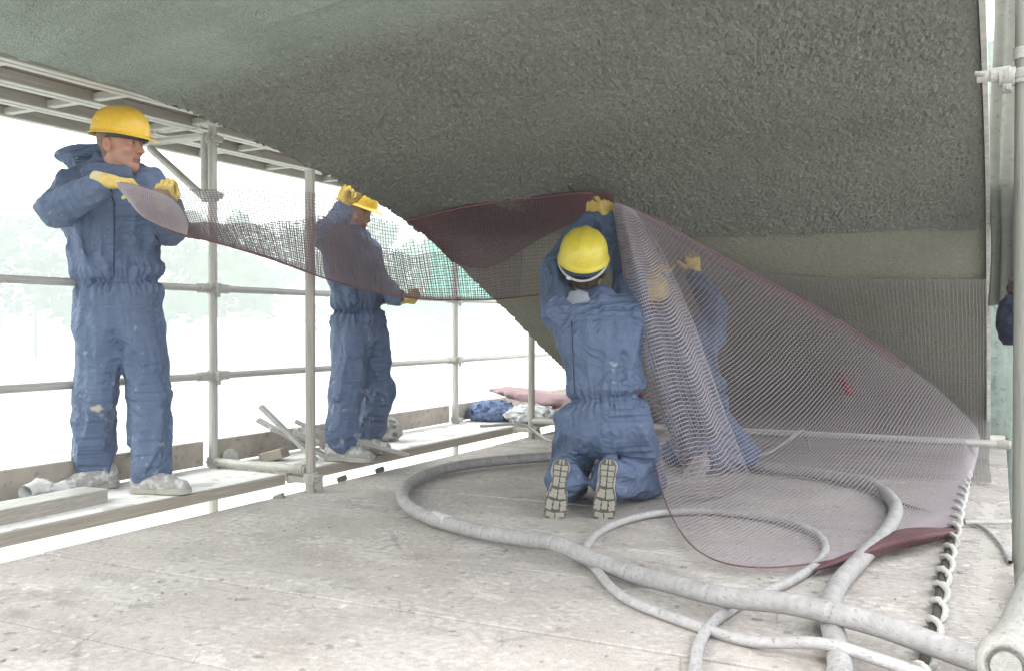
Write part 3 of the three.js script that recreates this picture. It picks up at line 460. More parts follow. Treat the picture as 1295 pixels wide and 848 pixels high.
// ---- coverall from joints
function coverallField(J, o) {
  const k = o.scale ?? 1, P = [], sideS = J.lsh.clone().sub(J.rsh).normalize(), sideH = J.lhip.clone().sub(J.rhip).normalize();
  const hipC = J.lhip.clone().add(J.rhip).multiplyScalar(0.5);
  const add = (p, kk, folds = 1) => { p.k = kk; p.folds = folds; P.push(p); };
  add(slab(hipC, J.waist, sideH, 0.182 * k * (o.hipW ?? 1), 0.135 * k, 0.158 * k * (o.torsoW ?? 1), 0.115 * k), 0.05);
  const tw = o.torsoW ?? 1; add(slab(J.waist, J.chest, sideS, 0.165 * k * tw, 0.120 * k, 0.200 * k * tw, 0.138 * k), 0.03);
  add(slab(J.chest, J.neck.clone().lerp(J.chest, 0.12), sideS, 0.198 * k * tw, 0.135 * k, 0.115 * k, 0.092 * k), 0.06);
  for (const s of ['l', 'r']) {
    const sh = J[s + 'sh'], el = J[s + 'el'], wr = J[s + 'wr'], hp = J[s + 'hip'], kn = J[s + 'knee'], an = J[s + 'ank'];
    add(cone(sh, el, 0.083 * k, 0.066 * k), 0.05); add(cone(el, wr, 0.066 * k, 0.052 * k), 0.03);
    add(cone(hp, kn, 0.108 * k, 0.088 * k), 0.028); add(cone(kn, an, 0.088 * k, 0.080 * k), 0.03);
  }
  if (o.hood) add(o.hood, 0.035, 1.6);
  if (o.collar) for (const c of o.collar) add(c, 0.03, 1.2);
  const joints = ['lel', 'rel', 'lknee', 'rknee', 'lank', 'rank', 'lsh', 'rsh'].map(n => [J[n], /knee/.test(n) ? 0.13 : /ank/.test(n) ? 0.12 : 0.10]);
  joints.push([hipC.clone().add(V(0, -0.08, 0)), 0.14]);
  const up = J.chest.clone().sub(hipC).normalize(), sd = o.seed ?? 0, A = o.fold ?? 1;
  return (x, y, z) => {
    let d = 9, b1 = 9, b2 = 9, p1 = null, p2 = null;
    for (const p of P) {
      const q = Math.hypot(x - p.c.x, y - p.c.y, z - p.c.z) - p.R; if (q > Math.min(d, 0.3) + 0.06) { if (q < d) d = d > 8 ? q : d; continue; }
      const e = p.d(x, y, z); d = d > 8 ? e : smin(d, e, p.k); if (e < b1) { b2 = b1; p2 = p1; b1 = e; p1 = p; } else if (e < b2) { b2 = e; p2 = p; }
    }
    if (Math.abs(d) > 0.06 || !p1) return d;
    const wr = p => { const s = x * p.ax.x + y * p.ax.y + z * p.ax.z, u = x - p.ax.x * s * 0.72, v = y - p.ax.y * s * 0.72, w = z - p.ax.z * s * 0.72;
      const wx = 0.25 * N3(x * 5 + sd, y * 5, z * 5), n = N3(u * 8.5 + sd + wx, v * 8.5 + wx, w * 8.5), r = 1.4 * Math.pow(Math.max(0, 1 - 1.5 * Math.abs(n)), 1.5) - 0.6;
      const n2 = 1.3 * Math.pow(Math.max(0, 1 - 1.6 * Math.abs(N3(u * 17 + 3, v * 17 + sd, w * 17 + wx * 2))), 1.4) - 0.5, n3 = N3(x * 42, y * 42 + sd, z * 42);
      let j = 0; for (const [c, R] of joints) { const q = (x - c.x) ** 2 + (y - c.y) ** 2 + (z - c.z) ** 2; if (q < R * R * 4) j = Math.max(j, Math.exp(-q / (R * R) * 1.4)); }
      const t = s * 17; const ring = 1 - 2.2 * Math.abs(N3(u * 7 + p.ax.x * t + sd, v * 7 + p.ax.y * t, w * 7 + p.ax.z * t));
      return p.folds * (0.0195 * r + 0.0085 * n2 + 0.0010 * n3 + j * 0.020 * ring); };
    let f = wr(p1); if (p2 && b2 - b1 < 0.06) { const f2 = wr(p2), w = sm(0, 0.06, b2 - b1); f = lerp((f + f2) / 2, f, w); }
    // elastic waist: a pinch with short gathers above and below
    const hx = x - J.waist.x, hy = y - J.waist.y, hz = z - J.waist.z, al = hx * up.x + hy * up.y + hz * up.z;
    if (Math.abs(al) < 0.16 && Math.hypot(hx, hy, hz) < 0.30) { const an = Math.atan2(hx - up.x * al, hz - up.z * al); const e = Math.exp(-al * al / 0.0045), gth = Math.abs(Math.sin(an * 15 + 2.2 * N3(an * 3, al * 6, sd))) - 0.5; f += e * 0.020 * gth - 0.018 * Math.exp(-al * al / 0.0003) + 0.012 * Math.exp(-((Math.abs(al) - 0.06) ** 2) / 0.0012); }
    return d - A * f;
  };
}
function bounds(list, m) { const b = new THREE.Box3().setFromPoints(list); return [b.min.addScalar(-m), b.max.addScalar(m)]; }
function clothPaint(g, o) {
  const sd = o.seed ?? 0, lowY = o.dirtY ?? 0.5;
  return paint(g, (x, y, z) => {
    const m = 1 + 0.16 * fbm(x * 4 + sd, y * 4, z * 4, 3) + 0.10 * N3(x * 30, y * 30, z * 30 + sd);
    let c = blueBase.map((v, k) => v * m * (o.tint?.[k] ?? 1));
    const fade = clamp(0.5 + fbm(x * 3 + 9, y * 3 + sd, z * 3, 3)) * 0.30; c = c.map((v, k) => lerp(v, [0.16, 0.20, 0.30][k], fade));
    const leg = sm(lowY + 0.45, lowY - 0.1, y), pl = fbm(x * 24 + sd, y * 20, z * 24, 3) + 0.25 * N3(x * 60, y * 60, z * 60);
    const w = sm(0.40 - 0.14 * leg, 0.50 - 0.14 * leg, pl) * 0.55; c = c.map((v, k) => lerp(v, [0.36, 0.36, 0.37][k], w));
    for (const [p, r] of o.stains ?? []) { const q = Math.hypot(x - p.x, (y - p.y) * 1.4, z - p.z) / r + 0.5 * N3(x * 50, y * 50, z * 50); c = c.map((v, k) => lerp(v, [0.50, 0.44, 0.36][k], sm(1, 0.7, q) * 0.8)); }
    return c;
  });
}
// ---- head in its own frame: z forward, y up, metres
function headField() {
  const skull = ell([0, 0.032, -0.014], 0.076, 0.088, 0.096), face = ell([0, -0.042, 0.030], 0.057, 0.080, 0.064), jawl = cone(V(0.050, -0.062, 0.002), V(0.014, -0.104, 0.062), 0.018, 0.017), jawr = cone(V(-0.050, -0.062, 0.002), V(-0.014, -0.104, 0.062), 0.018, 0.017);
  const chin = ell([0, -0.104, 0.066], 0.022, 0.018, 0.018), nose = cone(V(0, 0.004, 0.090), V(0, -0.033, 0.114), 0.009, 0.0115), nosL = cone(V(0.011, -0.038, 0.100), V(0.011, -0.037, 0.103), 0.008, 0.008), nosR = cone(V(-0.011, -0.038, 0.100), V(-0.011, -0.037, 0.103), 0.008, 0.008);
  const brow = cone(V(-0.036, 0.020, 0.078), V(0.036, 0.020, 0.078), 0.013, 0.013), chL = ell([0.040, -0.028, 0.062], 0.022, 0.020, 0.022), chR = ell([-0.040, -0.028, 0.062], 0.022, 0.020, 0.022);
  const lipU = cone(V(-0.020, -0.066, 0.086), V(0.020, -0.066, 0.086), 0.007, 0.007), lipU2 = cone(V(0, -0.063, 0.093), V(0, -0.065, 0.093), 0.007, 0.007), lipD = cone(V(-0.015, -0.077, 0.087), V(0.015, -0.077, 0.087), 0.0075, 0.0075);
  const neck = cone(V(0, -0.07, -0.022), V(0, -0.22, -0.045), 0.056, 0.066);
  const eyeL = ell([0.032, 0.0, 0.078], 0.0135, 0.0125, 0.0125), eyeR = ell([-0.032, 0.0, 0.078], 0.0135, 0.0125, 0.0125), sockL = ell([0.032, 0.001, 0.104], 0.019, 0.012, 0.018), sockR = ell([-0.032, 0.001, 0.104], 0.019, 0.012, 0.018);
  const ears = [1, -1].map(s => [ell([s * 0.080, -0.012, -0.012], 0.013, 0.032, 0.020), ell([s * 0.090, -0.008, -0.008], 0.010, 0.018, 0.011), ell([s * 0.078, -0.040, -0.002], 0.008, 0.010, 0.009)]);
  return (x, y, z) => {
    let d = smin(skull.d(x, y, z), face.d(x, y, z), 0.035); for (const j of [jawl, jawr]) d = smin(d, j.d(x, y, z), 0.03); d = smin(d, chin.d(x, y, z), 0.02);
    d = smin(d, brow.d(x, y, z), 0.015); d = smin(d, chL.d(x, y, z), 0.02); d = smin(d, chR.d(x, y, z), 0.02);
    d = -smin(-d, sockL.d(x, y, z), 0.010); d = -smin(-d, sockR.d(x, y, z), 0.010);
    d = smin(d, eyeL.d(x, y, z), 0.003); d = smin(d, eyeR.d(x, y, z), 0.003);
    d = smin(d, nose.d(x, y, z), 0.012); d = smin(d, nosL.d(x, y, z), 0.006); d = smin(d, nosR.d(x, y, z), 0.006);
    d = smin(d, Math.min(lipU.d(x, y, z), lipU2.d(x, y, z)), 0.006); d = smin(d, lipD.d(x, y, z), 0.006); d = smin(d, neck.d(x, y, z), 0.03);
    for (const e of ears) { let q = e[0].d(x, y, z); q = -smin(-q, e[1].d(x, y, z), 0.006); q = smin(q, e[2].d(x, y, z), 0.008); d = smin(d, q, 0.006); }
    return d;
  };
}
const HEAD = headField();
let headGeo = null, hairGeos = {};
function headG() { return headGeo ??= nets(HEAD, V(-0.11, -0.24, -0.13), V(0.11, 0.135, 0.145), 0.0032); }
function hairG(kind) {     // short crop or longer dark hair: a shell over the scalp
  return hairGeos[kind] ??= nets((x, y, z) => {
    const th = kind === 'long' ? 0.011 : 0.0022; const line = kind === 'long' ? Math.max(-0.085 - y + 0.3 * Math.max(0, z), z - 0.035 - 0.4 * (y - 0.02), -(y + 0.02) + 1.4 * (z + 0.005)) : Math.max(-0.066 - y, z - 0.045 - 0.5 * (y - 0.02), -(y - 0.004) + 2.2 * (z - 0.0));
    const s = HEAD(x, y, z), ear = Math.hypot((x > 0 ? x - 0.083 : x + 0.083) * 1.2, y + 0.012, z + 0.008) - 0.034; return Math.max(s - th - 0.0035 * N3(x * 90, y * 30, z * 90) * (kind === 'long' ? 1 : 0.2), line, -s - 0.006, kind === 'long' ? 0.01 - ear - 0.01 : -ear);
  }, V(-0.11, -0.13, -0.14), V(0.11, 0.15, 0.12), 0.0034);
}
function skinPaint(g, short, tone) { return paint(g, (x, y, z) => {
  let c = [0.46 * tone, 0.245 * tone, 0.175 * tone]; const n = 1 + 0.10 * fbm(x * 40, y * 40, z * 40, 3); const red = Math.exp(-((Math.abs(x) - 0.04) ** 2 + (y + 0.025) ** 2 + (z - 0.07) ** 2) / 0.0011) * 0.25 + Math.exp(-(x * x + (y + 0.035) ** 2 + (z - 0.11) ** 2) / 0.0004) * 0.25 + (Math.abs(x) > 0.077 && y > -0.05 ? 0.3 : 0); c = [c[0] * n, c[1] * n * (1 - red * 0.5), c[2] * n * (1 - red * 0.45)];
  if (Math.abs(y + 0.0715) < 0.014 && z > 0.080 && Math.abs(x) < 0.026) { c = [0.36, 0.14, 0.12]; if (Math.abs(y + 0.0715) < 0.0022) c = [0.10, 0.04, 0.04]; }
  const st = sm(-0.03, -0.06, y) * sm(-0.02, 0.03, z) * (y > -0.13 ? 1 : 0); c = c.map((v, k) => v * lerp(1, [0.78, 0.80, 0.86][k], st * (0.7 + 0.3 * N3(x * 200, y * 200, z * 200))));
  for (const s of [1, -1]) { const ex = x - s * 0.032; if (Math.hypot(ex, y * 1.5) < 0.0125 && z > 0.083) { c = Math.abs(y + 0.001) < 0.0036 ? (Math.hypot(ex, y) < 0.0055 ? [0.04, 0.05, 0.06] : [0.34, 0.30, 0.28]) : [0.34, 0.17, 0.13]; } if (Math.abs(y - 0.021 + Math.abs(ex) * 0.12) < 0.0045 && Math.abs(ex) < 0.020 && z > 0.07) c = [0.13, 0.08, 0.05]; }
  if (Math.hypot(Math.abs(x) - 0.011, y + 0.046) < 0.004 && z > 0.095) c = [0.1, 0.04, 0.03];
  return c;
}); }
// ---- hard hat: closed dome with rim and peak, in the head's frame
function hatGeo() {
  const nu = 72, prof = []; const N = 18;
  for (let i = 0; i <= N; i++) { const t = i / N * Math.PI / 2; prof.push([Math.pow(Math.sin(t), 0.82), Math.pow(Math.cos(t), 0.9), 0, 0]); }
  prof.push([1.0, -0.10, 0, 0], [1.0, -0.13, 0.002, 0.1], [1.0, -0.16, 0.006, 0.65], [1.0, -0.19, 0.009, 1], [1.0, -0.215, 0.008, 1], [1.0, -0.21, 0.002, 0.4], [0.975, -0.16, 0, 0], [0.965, -0.05, 0, 0]);
  for (let i = N; i >= 0; i--) { const t = i / N * Math.PI / 2; prof.push([0.965 * Math.pow(Math.sin(t), 0.82), 0.965 * Math.pow(Math.cos(t), 0.9), 0, 0]); }
  const pos = [], idx = [];
  for (const [r, hh, lip, pk] of prof) for (let i = 0; i <= nu; i++) {
    const a = i / nu * Math.PI * 2, cx = Math.sin(a), cz = Math.cos(a); const fr = Math.pow(Math.max(0, cz), 3), peak = pk * 0.052 * fr, bk = pk * 0.006 * Math.pow(Math.max(0, -cz), 3);
    let x = cx * (0.112 * r + lip), z = cz * (0.136 * r + lip + peak + bk), y = hh * (hh > 0 ? 0.114 : 0.108) - pk * 0.012 * fr;
    if (hh > 0 && r > 0.001) { const ridge = Math.exp(-((x / 0.020) ** 2) * 1.2) * 0.007 * sm(0, 0.35, hh); y += ridge; const side = Math.exp(-(((Math.abs(x) - 0.052) / 0.011) ** 2)) * 0.003 * sm(0.2, 0.6, hh); y += side; } else if (r <= 0.001) y += 0.007;
    pos.push(x, y, z);
  }
  const st = nu + 1; for (let j = 0; j < prof.length - 1; j++) for (let i = 0; i < nu; i++) { const a = j * st + i; idx.push(a, a + st, a + st + 1, a, a + st + 1, a + 1); }
  const g = new THREE.BufferGeometry(); g.setAttribute('position', new THREE.Float32BufferAttribute(pos, 3)); g.setIndex(idx); return planarUV(toCreasedNormals(g, 0.7), 4);
}
const HAT = hatGeo();
// ---- gloved hand: y along the fingers, x towards the thumb (for sgn = 1), palm faces -z
function handG(curl, thumb, spread, sgn, h = 0.0036) {
  const ch = [], X = [0.033, 0.011, -0.011, -0.031], Y = [0.086, 0.092, 0.088, 0.078], L = [[0.042, 0.026, 0.022], [0.046, 0.030, 0.023], [0.042, 0.028, 0.022], [0.033, 0.021, 0.020]], pts = [];
  for (let f = 0; f < 4; f++) {
    let p = V(sgn * X[f], Y[f], 0), a = 0; const out = (1.5 - f) * spread * sgn; const seg = [cone(V(sgn * X[f] * 0.45, 0.012, 0.001), p.clone(), 0.017, 0.0145)]; const c = curl[f];
    for (let k = 0; k < 3; k++) { a += c * [0.9, 1.15, 0.8][k]; const q = p.clone().add(V(Math.sin(out) * Math.cos(a), Math.cos(a) * Math.cos(out), -Math.sin(a)).multiplyScalar(L[f][k])); seg.push(cone(p.clone(), q, [0.0108, 0.0102, 0.0096][k], [0.0102, 0.0096, 0.0088][k])); p = q; pts.push(q); }
    ch.push(seg);
  }
  const t0 = V(sgn * 0.022, 0.022, -0.006), t1 = t0.clone().add(V(sgn * thumb[0], thumb[1], thumb[2]).normalize().multiplyScalar(0.044)), t2 = t1.clone().add(V(sgn * thumb[3], thumb[4], thumb[5]).normalize().multiplyScalar(0.032)), t3 = t2.clone().add(V(sgn * thumb[3], thumb[4], thumb[5]).normalize().multiplyScalar(0.022));
  ch.push([cone(t0, t1, 0.017, 0.0135), cone(t1, t2, 0.0130, 0.0115), cone(t2, t3, 0.0115, 0.0098)]); pts.push(t1, t2, t3);
  const cuff = cone(V(0, -0.055, 0), V(0, 0.015, 0), 0.041, 0.031), palm = slab(V(0, 0.012, -0.002), V(0, 0.075, -0.003), V(1, 0, 0), 0.034, 0.018, 0.043, 0.015);
  const fld = (x, y, z) => { let d = smin(palm.d(x, y, z), cuff.d(x, y, z), 0.02); let fs = 9; for (const s of ch) { let q = 9; for (const c of s) q = smin(q, c.d(x, y, z), 0.006); fs = Math.min(fs, q); } d = smin(d, fs, 0.010); if (Math.abs(d) < 0.02) d += 0.0012 * N3(x * 90, y * 90, z * 90) + 0.0016 * Math.abs(N3(x * 40, y * 55, z * 40)); return d; };
  const [lo, hi] = bounds([...pts, V(-0.05, -0.06, -0.04), V(0.05, 0.1, 0.04)], 0.022); lo.y = -0.062;
  return planarUV(paint(nets(fld, lo, hi, h), (x, y, z) => { const n = 1 + 0.2 * N3(x * 50, y * 50, z * 50); const cf = sm(-0.012, -0.02, y), w = sm(0.15, 0.4, fbm(x * 30, y * 30, z * 30 + sgn, 3)) * 0.5; let c = [0.58 * n, 0.42 * n, 0.13 * n]; c = c.map((v, k) => lerp(v, [0.52, 0.48, 0.36][k], Math.max(w, cf * 0.6))); return c; }), 4);
}
function placeHand(person, geo, wrist, dirFingers, palmNormal, label) { const y = dirFingers.clone().normalize(), z = palmNormal.clone().multiplyScalar(-1); z.addScaledVector(y, -z.dot(y)).normalize(); const x = y.clone().cross(z); const m = mesh('glove', geo, gloveM, person); m.applyMatrix4(basis(wrist, x, y, z)); return m; }
// ---- shoe: z to the toe, y up, sole at y = 0
function shoeParts(sgn) {
  const up = [cone(V(0, 0.058, -0.045), V(0, 0.085, -0.030), 0.036, 0.040), cone(V(0, 0.045, -0.040), V(sgn * -0.006, 0.040, 0.10), 0.038, 0.038), cone(V(0, 0.075, -0.02), V(sgn * -0.004, 0.045, 0.10), 0.038, 0.034), cone(V(sgn * 0.008, 0.034, 0.09), V(sgn * -0.004, 0.030, 0.165), 0.040, 0.032)];
  const fld = (x, y, z) => { let d = 9; for (const c of up) d = smin(d, c.d(x, y, z), 0.02); d += 0.002 * N3(x * 40, y * 40, z * 40) - 0.002 * Math.max(0, Math.sin(z * 160)) * sm(0.05, 0.075, y) * (Math.abs(x) < 0.02 ? 1 : 0) * (z > 0 && z < 0.1 ? 1 : 0); return Math.max(d, 0.018 - y); };
  const upper = planarUV(paint(nets(fld, V(-0.06, 0.0, -0.10), V(0.06, 0.14, 0.21), 0.0045), (x, y, z) => { const w = fbm(x * 25 + sgn, y * 25, z * 25, 3); const n = 1 + 0.2 * N3(x * 60, y * 60, z * 60); const b = w > 0.08 ? [0.50, 0.49, 0.47] : [0.33, 0.32, 0.31]; return b.map(v => v * n); }), 4);
  return upper;
}
function soleHalf(z) { const t = (z + 0.085) / 0.285; const w = 0.033 * Math.sqrt(clamp(t / 0.10)) * (t < 0.14 ? 1 : 1) ; const mid = lerp(0.033, 0.028, sm(0.14, 0.38, t)), ball = lerp(mid, 0.047, sm(0.38, 0.68, t)); let r = Math.min(w, 1) && (t < 0.14 ? Math.max(w, 0.004) : ball); if (t > 0.80) r = 0.047 * Math.sqrt(clamp(1 - ((t - 0.80) / 0.20) ** 2)); return Math.max(0.0008, r); }
function soleGeo(tread) {
  const sh = new THREE.Shape(), n = 40; const pt = []; for (let i = 0; i <= n; i++) { const z = -0.0849 + 0.2848 * i / n; pt.push([soleHalf(z), z]); }
  pt.forEach((p, i) => i ? sh.lineTo(p[0], p[1]) : sh.moveTo(p[0], p[1])); pt.slice().reverse().forEach(p => sh.lineTo(-p[0], p[1]));
  const base = new THREE.ExtrudeGeometry(sh, { depth: 0.020, bevelEnabled: true, bevelSize: 0.003, bevelThickness: 0.003, bevelSegments: 2 }); base.rotateX(Math.PI / 2); base.scale(1, 1, 1); base.translate(0, 0.023, 0);   // shape y -> z
  const blocks = [];
  if (tread) { // raised tread blocks with grooves between
    const rows = 11; for (let r = 0; r < rows; r++) { const za = -0.080 + r * 0.0252, zb = za + 0.021, zc = (za + zb) / 2, w = Math.min(soleHalf(za), soleHalf(zb), soleHalf(zc)) - 0.002; if (w < 0.010) continue; const heel = r < 4, cols = heel ? 2 : w > 0.042 ? 3 : 2;
      for (let c = 0; c < cols; c++) { const xa = -w + 2 * w * c / cols + (c ? 0.0022 : 0), xb = -w + 2 * w * (c + 1) / cols - (c < cols - 1 ? 0.0022 : 0); const sk = (r % 2 ? 0.005 : -0.005) * (c === 1 ? 1 : 0.4); blocks.push(rbox(xb - xa, 0.007, zb - za, (xa + xb) / 2, -0.004, zc + (heel ? 0 : sk), 0.002, (c - (cols - 1) / 2) * (heel ? 0.15 : 0.35))); } }
  }
  return { base, blocks };
}
const soleM = dusty(0.40, 0.39, 0.36, 0.9), grooveM = dusty(0.14, 0.13, 0.12, 0.95), treadM = dusty(0.44, 0.42, 0.37, 0.9);
function shoe(person, sgn, ankle, toe, up, tread) {
  const z = toe.clone().normalize(), x = up.clone().cross(z).normalize(), y = z.clone().cross(x), s = soleGeo(tread), m = mesh('shoe', shoeParts(sgn), shoeM, person); m.applyMatrix4(basis(ankle, x, y, z));
  mesh('sole', s.base, tread ? grooveM : soleM, m); if (tread) for (const b of s.blocks) mesh('tread_block', b, treadM, m);
  return m;
}
function onto(fld, from, dir, far = 0.5) { const p = from.clone().addScaledVector(dir, far); for (let i = 0; i < 80; i++) { const d = fld(p.x, p.y, p.z); if (d < 0.001) break; p.addScaledVector(dir, -Math.min(0.05, d * 0.6)); } return p; }

function person(name, o) {
  const J = o.J, base = o.base, g = new THREE.Group(); g.name = numbered(name); g.position.copy(base); scene.add(g); tag(g, o.label, 'person');
  const rel = new THREE.Matrix4().makeTranslation(-base.x, -base.y, -base.z);
  const fixed = m => { m.applyMatrix4(rel); return m; };
  // the body: head with a fine grid, the rest below the clothes
  const hf = frame(o.look, o.up ?? V(0, 1, 0)), hs = o.headScale ?? 1, HM = basis(J.head, hf.x, hf.y, hf.z).multiply(new THREE.Matrix4().makeScale(hs, hs, hs));
  const hg = skinPaint(headG().clone(), true, o.tone ?? 1); hg.applyMatrix4(HM);
  const k = (o.scale ?? 1), P = [], hipC = J.lhip.clone().add(J.rhip).multiplyScalar(0.5), side = J.lsh.clone().sub(J.rsh).normalize();
  const nk = V(0, -0.2, -0.04).applyMatrix4(HM);
  P.push(slab(hipC, J.waist, side, 0.14 * k, 0.09 * k, 0.12 * k, 0.08 * k), slab(J.waist, J.chest, side, 0.12 * k, 0.08 * k, 0.15 * k, 0.09 * k), slab(J.chest, J.neck.clone().lerp(J.chest, 0.3), side, 0.15 * k, 0.09 * k, 0.08 * k, 0.06 * k), cone(J.neck.clone().lerp(J.chest, 0.2), nk, 0.055 * k, 0.055 * hs));
  for (const s of ['l', 'r']) P.push(cone(J[s + 'sh'], J[s + 'el'], 0.048 * k, 0.038 * k), cone(J[s + 'el'], J[s + 'wr'], 0.037 * k, 0.026), cone(J[s + 'hip'], J[s + 'knee'], 0.072 * k, 0.052 * k), cone(J[s + 'knee'], J[s + 'ank'], 0.050 * k, 0.036 * k));
  const bf = (x, y, z) => { let d = 9; for (const p of P) { const q = Math.hypot(x - p.c.x, y - p.c.y, z - p.c.z) - p.R; if (q > d + 0.04) continue; d = smin(d, p.d(x, y, z), 0.03); } return d; };
  const all = Object.values(J).filter(v => v !== J.head), [blo, bhi] = bounds([...all, nk], 0.14);
  const bg = paint(nets(bf, blo, bhi, 0.016), () => [0.46, 0.25, 0.18]);
  const strip = q => { q = q.toNonIndexed(); const r = new THREE.BufferGeometry(); for (const a of ['position', 'normal', 'color']) r.setAttribute(a, q.attributes[a]); return r; };
  fixed(mesh('body', mergeGeometries([strip(hg), strip(bg)]), skinM, g));
  if (o.hair) fixed(mesh('hair', paint(hairG(o.hair).clone().applyMatrix4(HM), (x, y, z) => { const n = 1 + 0.4 * N3(x * 120, y * 50, z * 120); return (o.hairColor ?? [0.06, 0.04, 0.03]).map(v => v * n); }), hairM, g));
  // clothes
  const cf = coverallField(J, o), ext = [...all]; for (const c of [...(o.collar ?? []), ...(o.hood ? [o.hood] : [])]) ext.push(c.a, c.b);
  const [lo, hi] = bounds(ext, 0.16); lo.y = Math.max(lo.y, o.floorY ?? -1);
  const cut = o.floorY !== undefined ? (x, y, z) => Math.max(cf(x, y, z), o.floorY + 0.012 + 0.004 * N3(x * 20, 1, z * 20) - y) : cf;
  fixed(mesh('coverall', planarUV(clothPaint(nets(cut, lo, hi, o.cell ?? 0.0075), o)), cottonM, g));
  // hat
  const up = frame(o.hatLook ?? o.look, o.hatUp ?? o.up ?? V(0, 1, 0)), hm = basis(V(0, 0.056, -0.002).applyMatrix4(HM), up.x, up.y, up.z).multiply(new THREE.Matrix4().makeScale(hs, hs, hs));
  const hat = mesh('hard_hat', HAT, o.hatM, g); hat.applyMatrix4(hm); fixed(hat);
  o.hatParts?.(hat, hm);
  for (const s of ['l', 'r']) if (o.hand?.[s]) { const q = o.hand[s]; fixed(placeHand(g, handG(q.curl, q.thumb, q.spread ?? 0.05, s === 'l' ? q.flip ?? 1 : q.flip ?? -1, 0.0036), q.at ?? J[s + 'wr'], q.dir, q.palm)); }
  for (const s of ['l', 'r']) if (o.foot?.[s]) { const q = o.foot[s]; fixed(shoe(g, s === 'l' ? 1 : -1, q.at, q.toe, q.up ?? V(0, 1, 0), q.tread)); }
  o.more?.(g, fixed, cf, J, HM);
  return g;
}
const hatYellow = c => new THREE.MeshPhysicalMaterial({ color: new THREE.Color().setRGB(...c), roughness: 0.42, clearcoat: 0.25, clearcoatRoughness: 0.35, map: colorTex(256, 256, (u, v) => { const n = tn(u, v, 9), f = tn(u, v, 40, 4); const s = f > 0.38 && n > 0 ? 0.8 : 1; return [s * (0.93 + 0.1 * n), s * (0.93 + 0.1 * n), s * (0.95 + 0.1 * n)]; }) });
const grip = [1.05, 1.1, 1.1, 1.05], gripThumb = [0.5, 0.7, -0.75, -0.2, 0.8, -0.6];
function seam(g, fixed, cf, pts, dir, r, mat, name) { const q = pts.map(p => onto(cf, p, dir).addScaledVector(dir, 0.001)); fixed(mesh(name, new THREE.TubeGeometry(new THREE.CatmullRomCurve3(q), 60, r, 6), mat, g)); }
const seamM = std(0.02, 0.03, 0.07, 0.8), navyM = std(0.03, 0.045, 0.10, 0.8), liningM = clothM(0.24, 0.27, 0.32);
const toward = (r, c, u = 0) => R_.clone().multiplyScalar(r).addScaledVector(F_, -c).add(V(0, u, 0)).normalize();   // right of picture, towards the lens, up

{ // the worker standing on the left
  const J = { lhip: at(171, 408, 4.45), rhip: at(130, 410, 4.40), waist: at(150, 357, 4.42), chest: at(141, 268, 4.43), neck: at(138, 214, 4.42), head: at(153, 183, 4.38), lsh: at(184, 236, 4.48), rsh: at(95, 240, 4.38), lel: at(214, 287, 4.46), lwr: at(214, 266, 4.20), rel: at(72, 264, 4.16), rwr: at(126, 235, 4.05), lknee: at(188, 500, 4.40), lank: at(189, 590, 4.36), rknee: at(120, 500, 4.37), rank: at(117, 585, 4.46) };
  person('person', { J, base: V(-3.58, PT, -3.10), label: 'person standing at far left in blue coveralls and orange-yellow hard hat, holding the net', look: toward(0.97, 0.22, -0.04), hatLook: toward(0.95, 0.22, -0.10), up: V(0, 1, 0), hatUp: V(0, 1, 0), hatM: hatYellow([0.80, 0.50, 0.045]), hair: 'crop', hairColor: [0.20, 0.13, 0.09], seed: 1, dirtY: 0.45, floorY: PT, cell: 0.007,
    hood: slab(at(96, 203, 4.50), at(128, 200, 4.54), V(0, 1, 0), 0.055, 0.06, 0.050, 0.07), collar: [cone(at(118, 222, 4.36), at(160, 220, 4.33), 0.035, 0.03), cone(at(108, 212, 4.44), at(122, 222, 4.37), 0.04, 0.035)],
    stains: [[at(210, 532, 4.28), 0.035], [at(122, 517, 4.28), 0.03], [at(126, 525, 4.28), 0.02]],
    hand: { l: { curl: grip, thumb: gripThumb, at: at(211, 264, 4.14), dir: toward(-0.10, 0.25, 1), palm: toward(0.1, -1, 0.1) }, r: { curl: [0.75, 0.8, 0.85, 0.9], thumb: [0.3, 0.8, -0.8, 0.0, 0.9, -0.5], at: at(137, 230, 4.03), dir: toward(1, 0.1, -0.10), palm: toward(0.1, -0.35, -1) } },
    foot: { l: { at: V(0, 0, 0).copy(at(184, 622, 1)).set(at(186, 622, EYE * 0 + 4.33).x, PT + 0.003, at(186, 622, 4.33).z), toe: toward(1, 0.10) }, r: { at: (() => { const p = at(126, 616, 4.44); p.y = PT + 0.003; return p; })(), toe: toward(-0.75, 0.75) } },
    hatParts: (hat) => { hat.name = 'hard_hat'; const band = new THREE.TorusGeometry(0.098, 0.008, 8, 40, Math.PI * 1.0); band.scale(1, 1, 1.6); band.rotateX(Math.PI / 2); band.scale(1, 1, 1.24); band.rotateY(0); band.translate(0, -0.026, 0); mesh('headband', band, M.dark, hat); for (const s of [-1, 1]) { mesh('vent', rbox(0.003, 0.006, 0.030, s * 0.1005, 0.048, 0.0, 0.001, 0, 0, s * 0.42), M.dark, hat); mesh('side_boss', new THREE.SphereGeometry(0.05, 20, 14).scale(0.16, 0.62, 0.95).rotateZ(s * 0.40).translate(s * 0.0915, 0.055, -0.02), hat.material, hat); } },
    more: (g, fx, cf) => { const dir = toward(0.34, 0.94), pts = []; for (let i = 0; i <= 12; i++) pts.push(at(lerp(147, 146, i / 12), lerp(248, 352, i / 12), 4.42)); seam(g, fx, cf, pts, dir, 0.0035, seamM, 'zip'); } });
}
